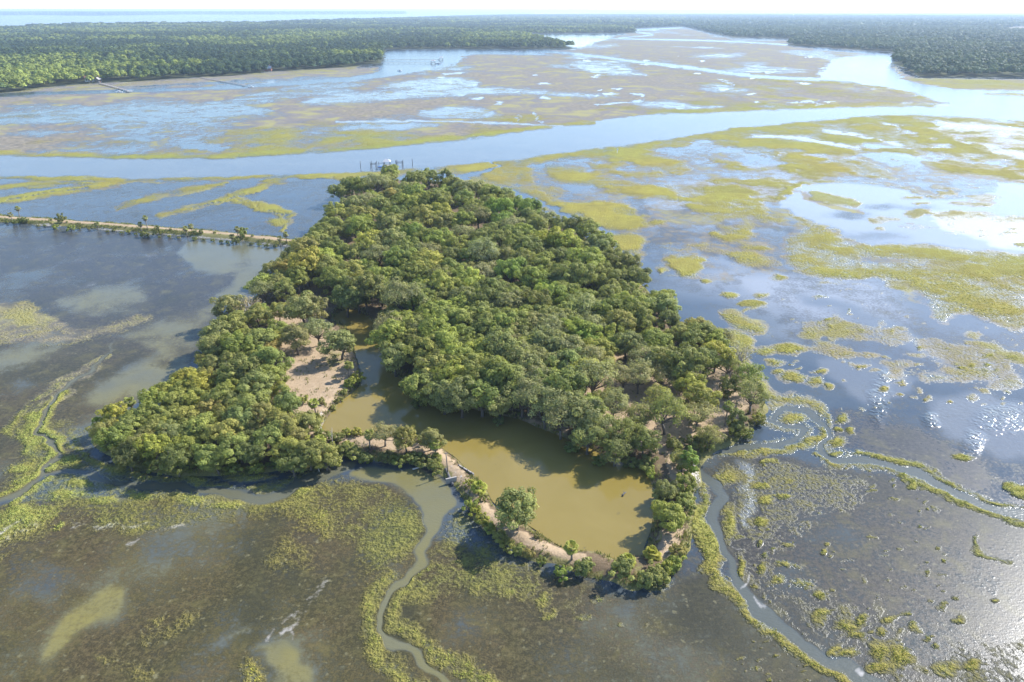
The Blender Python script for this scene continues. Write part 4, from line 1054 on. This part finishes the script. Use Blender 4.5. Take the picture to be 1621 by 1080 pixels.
# rough grass and weeds on the banks and paths of the island
def bank_tufts(name, label, x, y, z, seed, cols, hmin, hmax, nb_):
    r = np.random.default_rng(seed); n = len(x); m = n * nb_
    base = np.repeat(np.column_stack([x, y, z]), nb_, 0) + np.column_stack([r.normal(0, .22, (m, 2)), np.zeros(m)])
    an = r.uniform(0, 6.28, m); hb = r.uniform(hmin, hmax, m) * np.repeat(r.uniform(.5, 1.3, n), nb_); wd = r.uniform(.04, .1, m)
    dv = np.column_stack([np.cos(an), np.sin(an), 0 * an])
    tip = base + np.column_stack([np.cos(an + 1.4) * .4 * hb, np.sin(an + 1.4) * .4 * hb, hb])
    V = np.stack([base - dv * wd[:, None], base + dv * wd[:, None], tip + dv * .03, tip - dv * .03], 1).reshape(-1, 3)
    pal = np.array(cols); c = pal[np.repeat(r.integers(0, len(pal), n), nb_)] * r.uniform(.7, 1.3, (m, 1))
    me = mesh_np(name, V, np.arange(len(V)).reshape(-1, 4), [M_WOOD]); vcol(me, 'tint', np.repeat(np.column_stack([c, np.ones(m)]), 4, 0))
    tag(link(name, me), label, 'grass', kind='stuff')


br = np.random.default_rng(72)
bx = br.uniform(WI[:, 0].min() - 3, WI[:, 0].max() + 3, 150000); by = br.uniform(WI[:, 1].min() - 3, 330, 150000)
ba = sdf(bx, by, WI); bb = -sdf(bx, by, WP); bd = np.minimum(ba, bb)
pk = br.random(len(bx)); cl = fbm(bx, by, 5, 2, 61)
keep = (bd > .2) & (pk < np.where(bd < 2.6, .9, .10) * sst(.35, .6, cl) + np.where(bd < 1.2, .35, 0))
bx, by = bx[keep], by[keep]
bank_tufts('bank_grass', 'rough green and straw grass along the banks and paths of the island', bx, by, island_h(bx[None], by[None])[0] - .05, 73,
           [(0.16, 0.18, 0.05), (0.24, 0.23, 0.07), (0.34, 0.27, 0.13), (0.11, 0.14, 0.04), (0.3, 0.28, 0.08)], .3, .8, 6)
cx_ = br.uniform(WC[0, 0], WC[-1, 0] + 6, 16000); cyy = np.interp(cx_, WC[:, 0], WC[:, 1]) + br.uniform(-7, 7, 16000)
cd = segdist(cx_, cyy, WC, False); keep = (cd > 1.9) & (cd < 4.6) & (fbm(cx_, cyy, 4, 2, 66) > .42)
cx_, cyy = cx_[keep], cyy[keep]
bank_tufts('causeway_grass', 'rough grass edging the long left causeway', cx_, cyy, cause_h(cx_[None], cyy[None])[0] - .05, 74, [(0.16, 0.18, 0.05), (0.26, 0.24, 0.08), (0.11, 0.13, 0.04)], .3, .8, 5)
print('bank', len(bx), len(cx_))
print('tufts', n, 'trees', len(placed))

# ------------------------------------------------------------------ docks, boats, houses
def piling(name, x, y, h, r=.16, z0=-.5):
    mb = MB(); mb.tube([(x, y, z0), (x, y, h)], [r, r * .9], 8); return mb


def pier(label, A, B, w=1.6, z=1.6, step=6.0, head=None, za=None):
    x0, y0 = map(float, gnd(*A)); x1, y1 = map(float, gnd(*B)); L_ = math.hypot(x1 - x0, y1 - y0); an = math.atan2(y1 - y0, x1 - x0)
    t = empty('pier', x0, y0, 0, an)
    mb = MB()
    nbd = int(min(L_ / 1.2, 160))
    for i in range(nbd): mb.box((L_ * (i + .5) / nbd, 0, z), (L_ / nbd * .93, w, .14))
    for s in (-1, 1): mb.box((L_ / 2, s * w * .36, z - .19), (L_, .18, .22))
    mb.build('walkway', M_PLANK, t)
    n = max(int(L_ / step), 2)
    for i in range(n + 1):
        for s in (-1, 1): piling('', L_ * i / n, s * (w / 2 + .14), z + .5, .14).build('piling', M_PILE, t)
    if head:
        hb = MB(); hb.box((L_ + head[0] / 2, 0, z + .01), (head[0], head[1], .16)); hb.build('dock_head', M_PLANK, t)
        for sx in (.15, .95):
            for s in (-1, 1): piling('', L_ + head[0] * sx, s * (head[1] / 2 + .14), z + .9, .16).build('piling', M_PILE, t)
    tag(t, label, 'pier'); return t, x1, y1, an


def pavilion(name, label, x, y, an, w, d, zf, hp, hr, roof):
    t = empty(name, x, y, zf, an)
    mb = MB(); mb.box((0, 0, 0), (w + .4, d + .4, .16)); mb.build('floor', M_PLANK, t)
    for a in (-1, 1):
        for b in (-1, 1): piling('', a * w / 2, b * d / 2, hp, .15, -zf - .5).build('post', M_PILE, t)
    rb = MB(); e = .6; z0 = hp
    W2, D2 = w / 2 + e, d / 2 + e
    V = [(-W2, -D2, z0), (W2, -D2, z0), (W2, D2, z0), (-W2, D2, z0), (-W2 * .4, 0, z0 + hr), (W2 * .4, 0, z0 + hr)]
    V += [(v[0], v[1], v[2] - .14) for v in V[:4]]
    rb.add(V, [(0, 1, 5, 4), (2, 3, 4, 5), (1, 2, 5), (3, 0, 4), (6, 7, 1, 0), (7, 8, 2, 1), (8, 9, 3, 2), (9, 6, 0, 3), (9, 8, 7, 6)])
    rb.build('roof', roof, t)
    rl = MB()
    for b in (-1, 1): rl.box((0, b * d / 2, .95), (w - .3, .08, .1)); rl.box((0, b * d / 2, .5), (w - .3, .06, .08))
    rl.build('railing', M_PLANK, t)
    tag(t, label, 'pavilion'); return t


xd, yd = map(float, gnd(613, 266.5))
pavilion('dock_pavilion', 'pale roofed dock pavilion over the river behind the far end of the island', xd, yd, .05, 4.3, 4.2, 2.0, 2.8, 1.6, M_METAL)
pier('plank walkway from the far tip of the island to the roofed river pavilion', (606, 290), (611, 270), 1.8, 1.9, 5)
xf, yf = map(float, gnd(604, 264.5))
fl = empty('floating_dock', xf, yf, 0); mb = MB(); mb.box((0, 0, .25), (4.6, 2.6, .5)); mb.build('deck', M_BLUE, fl)
for s in (-1, 1): piling('', s * 2.1, 1.5, 3.4, .16).build('piling', M_PILE, fl)
mb = MB(); mb.box((0, 1.5, 2.3), (4.6, .16, .2)); mb.build('crossbeam', M_PILE, fl)
tag(fl, 'bluish floating dock moored on the left of the roofed pavilion', 'floating dock')


def boat_lift(label, px, py, w):
    x, y = map(float, gnd(px, py)); t = empty('boat_lift', x, y, 0)
    for a in (-1, 1):
        for b in (-1, 1): piling('', a * w / 2, b * 1.9, 4.4, .2).build('piling', M_PILE, t)
    for b in (-1, 1):
        m = MB(); m.box((0, b * 1.9, 2.9), (w, .22, .28)); m.build('beam', M_PILE, t)
    for a in (-1, 1):
        m = MB(); m.box((a * w * .3, 0, 1.0), (.2, 3.6, .22)); m.build('cradle', M_PILE, t)
    tag(t, label, 'boat lift', 'boat lifts beside the river pavilion')


boat_lift('empty boat lift of dark pilings left of the roofed pavilion', 592, 266, 3.8)
boat_lift('empty boat lift of dark pilings right of the roofed pavilion', 633, 264, 4.2)
for px, py, lab in ((571, 266.5, 'lone dark piling in the river, leftmost beside the dock'), (653, 262.5, 'lone tall dark piling in the river, rightmost beside the dock'), (627, 264, 'dark piling in the river between the pavilion and the right boat lift')):
    x, y = map(float, gnd(px, py)); mb = MB(); mb.tube([(0, 0, -.5), (.03, 0, 2.4), (.06, 0, 4.6)], [.22, .2, .18], 8)
    mb.tube([(.06, 0, 4.6), (.06, 0, 4.85)], [.24, .04], 8)
    o = mb.build('piling', M_PILE, None, True); o.location = (x, y, 0); tag(o, lab, 'piling', 'lone pilings by the dock')


def boat(label, px, py, L_, rz):
    x, y = map(float, gnd(px, py)); t = empty('motorboat', x, y, 0, rz)
    V, Fs = [], []
    st = [(-.5, .16, .0), (-.2, .18, .0), (.15, .17, .02), (.38, .1, .06), (.5, .012, .12)]
    for sx, hw, up in st:
        V += [(sx * L_, -hw * L_, .13 * L_ + up * L_ * .5), (sx * L_, -hw * .7 * L_, -.1), (sx * L_, hw * .7 * L_, -.1), (sx * L_, hw * L_, .13 * L_ + up * L_ * .5)]
    for i in range(4):
        a, b = i * 4, i * 4 + 4
        Fs += [(a, b, b + 1, a + 1), (a + 1, b + 1, b + 2, a + 2), (a + 2, b + 2, b + 3, a + 3), (a + 3, b + 3, b, a)]
    Fs += [(0, 1, 2, 3), (19, 18, 17, 16)]
    mb = MB(); mb.add(V, Fs); mb.build('hull', M_WHITE, t)
    c = MB(); c.box((0, 0, .13 * L_ + .45), (.2 * L_, .16 * L_, .9)); c.build('console', M_GREYROOF, t)
    k = MB(); k.box((.02 * L_, 0, .13 * L_ + 1.6), (.34 * L_, .28 * L_, .08))
    for a in (-1, 1):
        for b in (-1, 1): k.tube([(.02 * L_ + a * .14 * L_, b * .11 * L_, .13 * L_), (.02 * L_ + a * .14 * L_, b * .11 * L_, .13 * L_ + 1.58)], [.04, .04], 5)
    k.build('canopy', M_WHITE, t)
    m = MB(); m.box((-.53 * L_, 0, .6), (.5, .4, 1.1)); m.build('outboard_motor', M_PILE, t)
    tag(t, label, 'boat', 'boats by the far piers'); return t


pier('dark pier from the wooded left shore, ending in a head by a moored boat', (158, 133), (205, 146), 2.2, 1.6, 9, (7, 8))
boat('white boat moored beside the dark pier head at the far left', 189, 147, 9, .1)
pier('thin pier crossing the tan marsh to the narrow left creek', (318, 124), (386, 136), 1.8, 1.3, 9, (6, 6))
boat('small white boat at the end of the thin pier on the left creek', 398, 138.5, 7, .3)
_, xa, ya, _ = pier('long pier across the far lagoon, the nearer of two side by side', (606, 101), (682, 101.3), 2.2, 2.0, 10, (9, 7))
pavilion('boathouse', 'dark roofed boathouse at the end of the nearer lagoon pier', xa + 5, ya, 0, 8, 7, 2.2, 3.4, 1.8, M_GREYROOF)
boat('white boat tied at the end of the nearer lagoon pier', 694, 101.3, 10, .0)
_, xa, ya, _ = pier('long pier across the far lagoon, the farther of two side by side', (606, 96), (694, 95.6), 2.2, 2.0, 10, (9, 7))
pavilion('boathouse', 'white roofed boathouse at the end of the farther lagoon pier', xa + 6, ya, 0, 8, 7, 2.2, 3.4, 2.2, M_METAL)
boat('white sailing dinghy sized boat anchored alone on the lagoon', 633, 112.5, 8, .6)


def house(label, px, py, w, d, h, rz, roof, wall):
    x, y = map(float, gnd(px, py)); t = empty('house', x, y, 0, rz)
    wl = MB(); wl.box((0, 0, h / 2), (w, d, h)); wl.add([(-w / 2, -d / 2, h), (-w / 2, d / 2, h), (-w / 2, 0, h + d * .38), (w / 2, -d / 2, h), (w / 2, d / 2, h), (w / 2, 0, h + d * .38)], [(0, 2, 1), (3, 4, 5)]); wl.build('wall', wall, t)
    r = MB(); e = .7; k = .76
    for s in (-1, 1):
        a, b = (s * (d / 2 + e), h - e * k + .1), (0, h + d * .38 + .1)
        r.add([(-w / 2 - e, a[0], a[1]), (w / 2 + e, a[0], a[1]), (w / 2 + e, b[0], b[1]), (-w / 2 - e, b[0], b[1]), (-w / 2 - e, a[0], a[1] + .25), (w / 2 + e, a[0], a[1] + .25), (w / 2 + e, b[0], b[1] + .25), (-w / 2 - e, b[0], b[1] + .25)],
              [(0, 1, 2, 3), (7, 6, 5, 4), (0, 4, 5, 1), (1, 5, 6, 2), (3, 2, 6, 7), (0, 3, 7, 4)])
    ro = r.build('roof', roof, t)
    c = MB(); c.box((w * .3, 0, h + d * .38 + .8), (1.2, 1.2, 3)); c.build('chimney', M_BRICK, ro)
    for i in range(4):
        m = MB(); m.box((-w * .36 + i * w * .24, -d / 2 - .05, h * .55), (1.5, .12, 1.9)); m.build('window', M_GLASS, t)
    m = MB(); m.box((0, -d / 2 - .06, 1.1), (1.2, .1, 2.2)); m.build('door', M_BRICK, t)
    tag(t, label, 'house', 'houses at the edge of the left wood')


house('red roofed house half hidden by trees behind the dark left pier', 146, 129.5, 16, 11, 5.5, .2, M_BRICK, M_WHITE)
house('pale gabled house at the landward end of the dark left pier', 156, 130.4, 7, 7, 4.5, 1.4, M_GREYROOF, M_PLANK)
house('grey roofed house under the trees above the thin pier', 424, 112.6, 14, 10, 5, .1, M_METAL, M_BRICK)
# water tower on the horizon
x, y = map(float, gnd(1255, 29)); t = empty('water_tower', x, y, 0)
mb = MB(); mb.tube([(0, 0, 0), (0, 0, 4), (0, 0, 34)], [4, 2.2, 2.2], 12); mb.build('column', M_WHITE, t, True)
mb = MB(); mb.tube([(0, 0, 33), (0, 0, 36), (0, 0, 41), (0, 0, 45), (0, 0, 46.5)], [2.2, 7.5, 9, 6.5, .5], 16); mb.build('tank', M_WHITE, t, True)
tag(t, 'tiny white water tower rising over the hazy far right wood', 'water tower')
# channel marker at the river edge
x, y = map(float, gnd(977, 243)); t = empty('channel_marker', x, y, 0)
mb = MB(); mb.tube([(0, 0, -.4), (0, 0, 3.6)], [.2, .17], 8); mb.build('post', M_WHITE, t)
mb = MB(); mb.box((0, -.22, 3.0), (1.3, .08, 1.3), .0); mb.build('board', M_WHITE, t)
tag(t, 'white channel marker post at the near edge of the river', 'channel marker')
# things on the near causeway
x, y = map(float, gnd(738, 748)); t = empty('timber_bulkhead', x, y, .25, -.75)
mb = MB(); mb.box((0, 0, .3), (5.2, .3, .9)); mb.build('planking', M_PLANK, t)
for i in range(4):
    piling('', -2.3 + i * 1.53, -.28, 1.1, .13).build('piling', M_PILE, t)
tag(t, 'dark timber bulkhead holding the pond edge of the narrow causeway', 'bulkhead')
x, y = map(float, gnd(711, 757)); t = empty('culvert', x, y, .5, .35)
mb = MB(); mb.tube([(0, -3.2, -.2), (0, 0, .0), (0, 3.0, .1)], [.34, .34, .34], 12); mb.build('pipe', M_PILE, t, True)
mb = MB(); mb.box((0, -2.0, .3), (2.6, .35, 1.5)); mb.build('headwall', M_PLANK, t)
tag(t, 'dark culvert pipe and headwall under the causeway toward the lagoon', 'culvert')
x, y = map(float, gnd(709, 752)); t = empty('utility_pole', x, y, .8)
mb = MB(); mb.tube([(0, 0, -.5), (-.12, .1, 3), (-.25, .2, 5.6)], [.13, .11, .09], 8); mb.build('pole', M_PILE, t, True)
mb = MB(); mb.box((-.25, .2, 5.2), (.9, .1, .1)); mb.build('crossarm', M_PILE, t)
tag(t, 'thin dark pole standing on the pale causeway beside the tall tree', 'pole')
for k, (px, py, rz, ln, lab) in enumerate(((536, 716, .5, 3.0, 'white bleached log on the shore below the dead tree'), (988, 784, .9, 1.6, 'dark forked snag poking out of the pond near its right end'), (665, 742, .3, 3.6, 'pale fallen log lying along the lagoon edge of the causeway'))):
    x, y = map(float, gnd(px, py)); r = np.random.default_rng(k); mb = MB()
    mb.tube([(-ln / 2, 0, .25), (-ln * .1, .1, .4), (ln * .25, .05, .45), (ln / 2, -.1, .55)], [.2, .18, .14, .05], 7)
    mb.tube([(ln * .1, .05, .42), (ln * .25, .5, .8)], [.09, .03], 5)
    o = mb.build('driftwood', M_PILE if k == 1 else M_DEAD, None, True); o.location = (x, y, landz(x, y) if k != 1 else -.05); o.rotation_euler = (0, 0, rz); tag(o, lab, 'log')

# ------------------------------------------------------------------ air, light, camera
hz, nt = newmat('haze_air'); N = NT(nt)
pv = N.n('ShaderNodeVolumePrincipled'); pv.inputs['Color'].default_value = (.63, .79, 1.0, 1); pv.inputs['Density'].default_value = 7.5e-5
pv.inputs['Anisotropy'].default_value = .2
o = N.n('ShaderNodeOutputMaterial'); N.l(pv.outputs[0], o.inputs['Volume'])
mb = MB(); mb.box((0, 20500, 52), (94000, 42000, 108)); h = mb.build('haze', hz); tag(h, 'thin bluish summer haze over the marsh', 'haze', kind='stuff')

w = bpy.data.worlds.new('World'); scene.world = w; w.use_nodes = True
nt = w.node_tree; nt.nodes.clear(); N = NT(nt)
sky = N.n('ShaderNodeTexSky', sky_type='NISHITA'); sky.sun_disc = False; sky.sun_elevation = SUN_EL; sky.sun_rotation = SUN_AZ
sky.air_density = 1.0; sky.dust_density = .45; sky.ozone_density = 4.5
bg = N.n('ShaderNodeBackground'); N.l(sky.outputs[0], bg.inputs[0]); bg.inputs[1].default_value = .15
o = N.n('ShaderNodeOutputWorld'); N.l(bg.outputs[0], o.inputs[0])
sl = bpy.data.lights.new('sun', 'SUN'); sl.energy = 4.7; sl.angle = radians(.53); sl.color = (1, .98, .945)
so = bpy.data.objects.new('sun', sl); COL.objects.link(so)
so.rotation_euler = (pi / 2 - SUN_EL, 0, -SUN_AZ + pi)
so.location = (200, 200, 300)
cam = bpy.data.cameras.new('camera'); cam.sensor_width = 36; cam.lens = 36 * F / 1621; cam.clip_start = 1; cam.clip_end = 120000
co = bpy.data.objects.new('camera', cam); COL.objects.link(co); co.location = (0, 0, CAMH); co.rotation_euler = (pi / 2 - PITCH, 0, 0)
scene.camera = co
scene.view_settings.view_transform = 'Standard'; scene.view_settings.look = 'None'; scene.view_settings.exposure = 1.1; scene.view_settings.gamma = 1.0
cy = scene.cycles
cy.max_bounces = 5; cy.diffuse_bounces = 2; cy.glossy_bounces = 2; cy.transmission_bounces = 3; cy.volume_bounces = 0; cy.transparent_max_bounces = 4
cy.caustics_reflective = False; cy.caustics_refractive = False
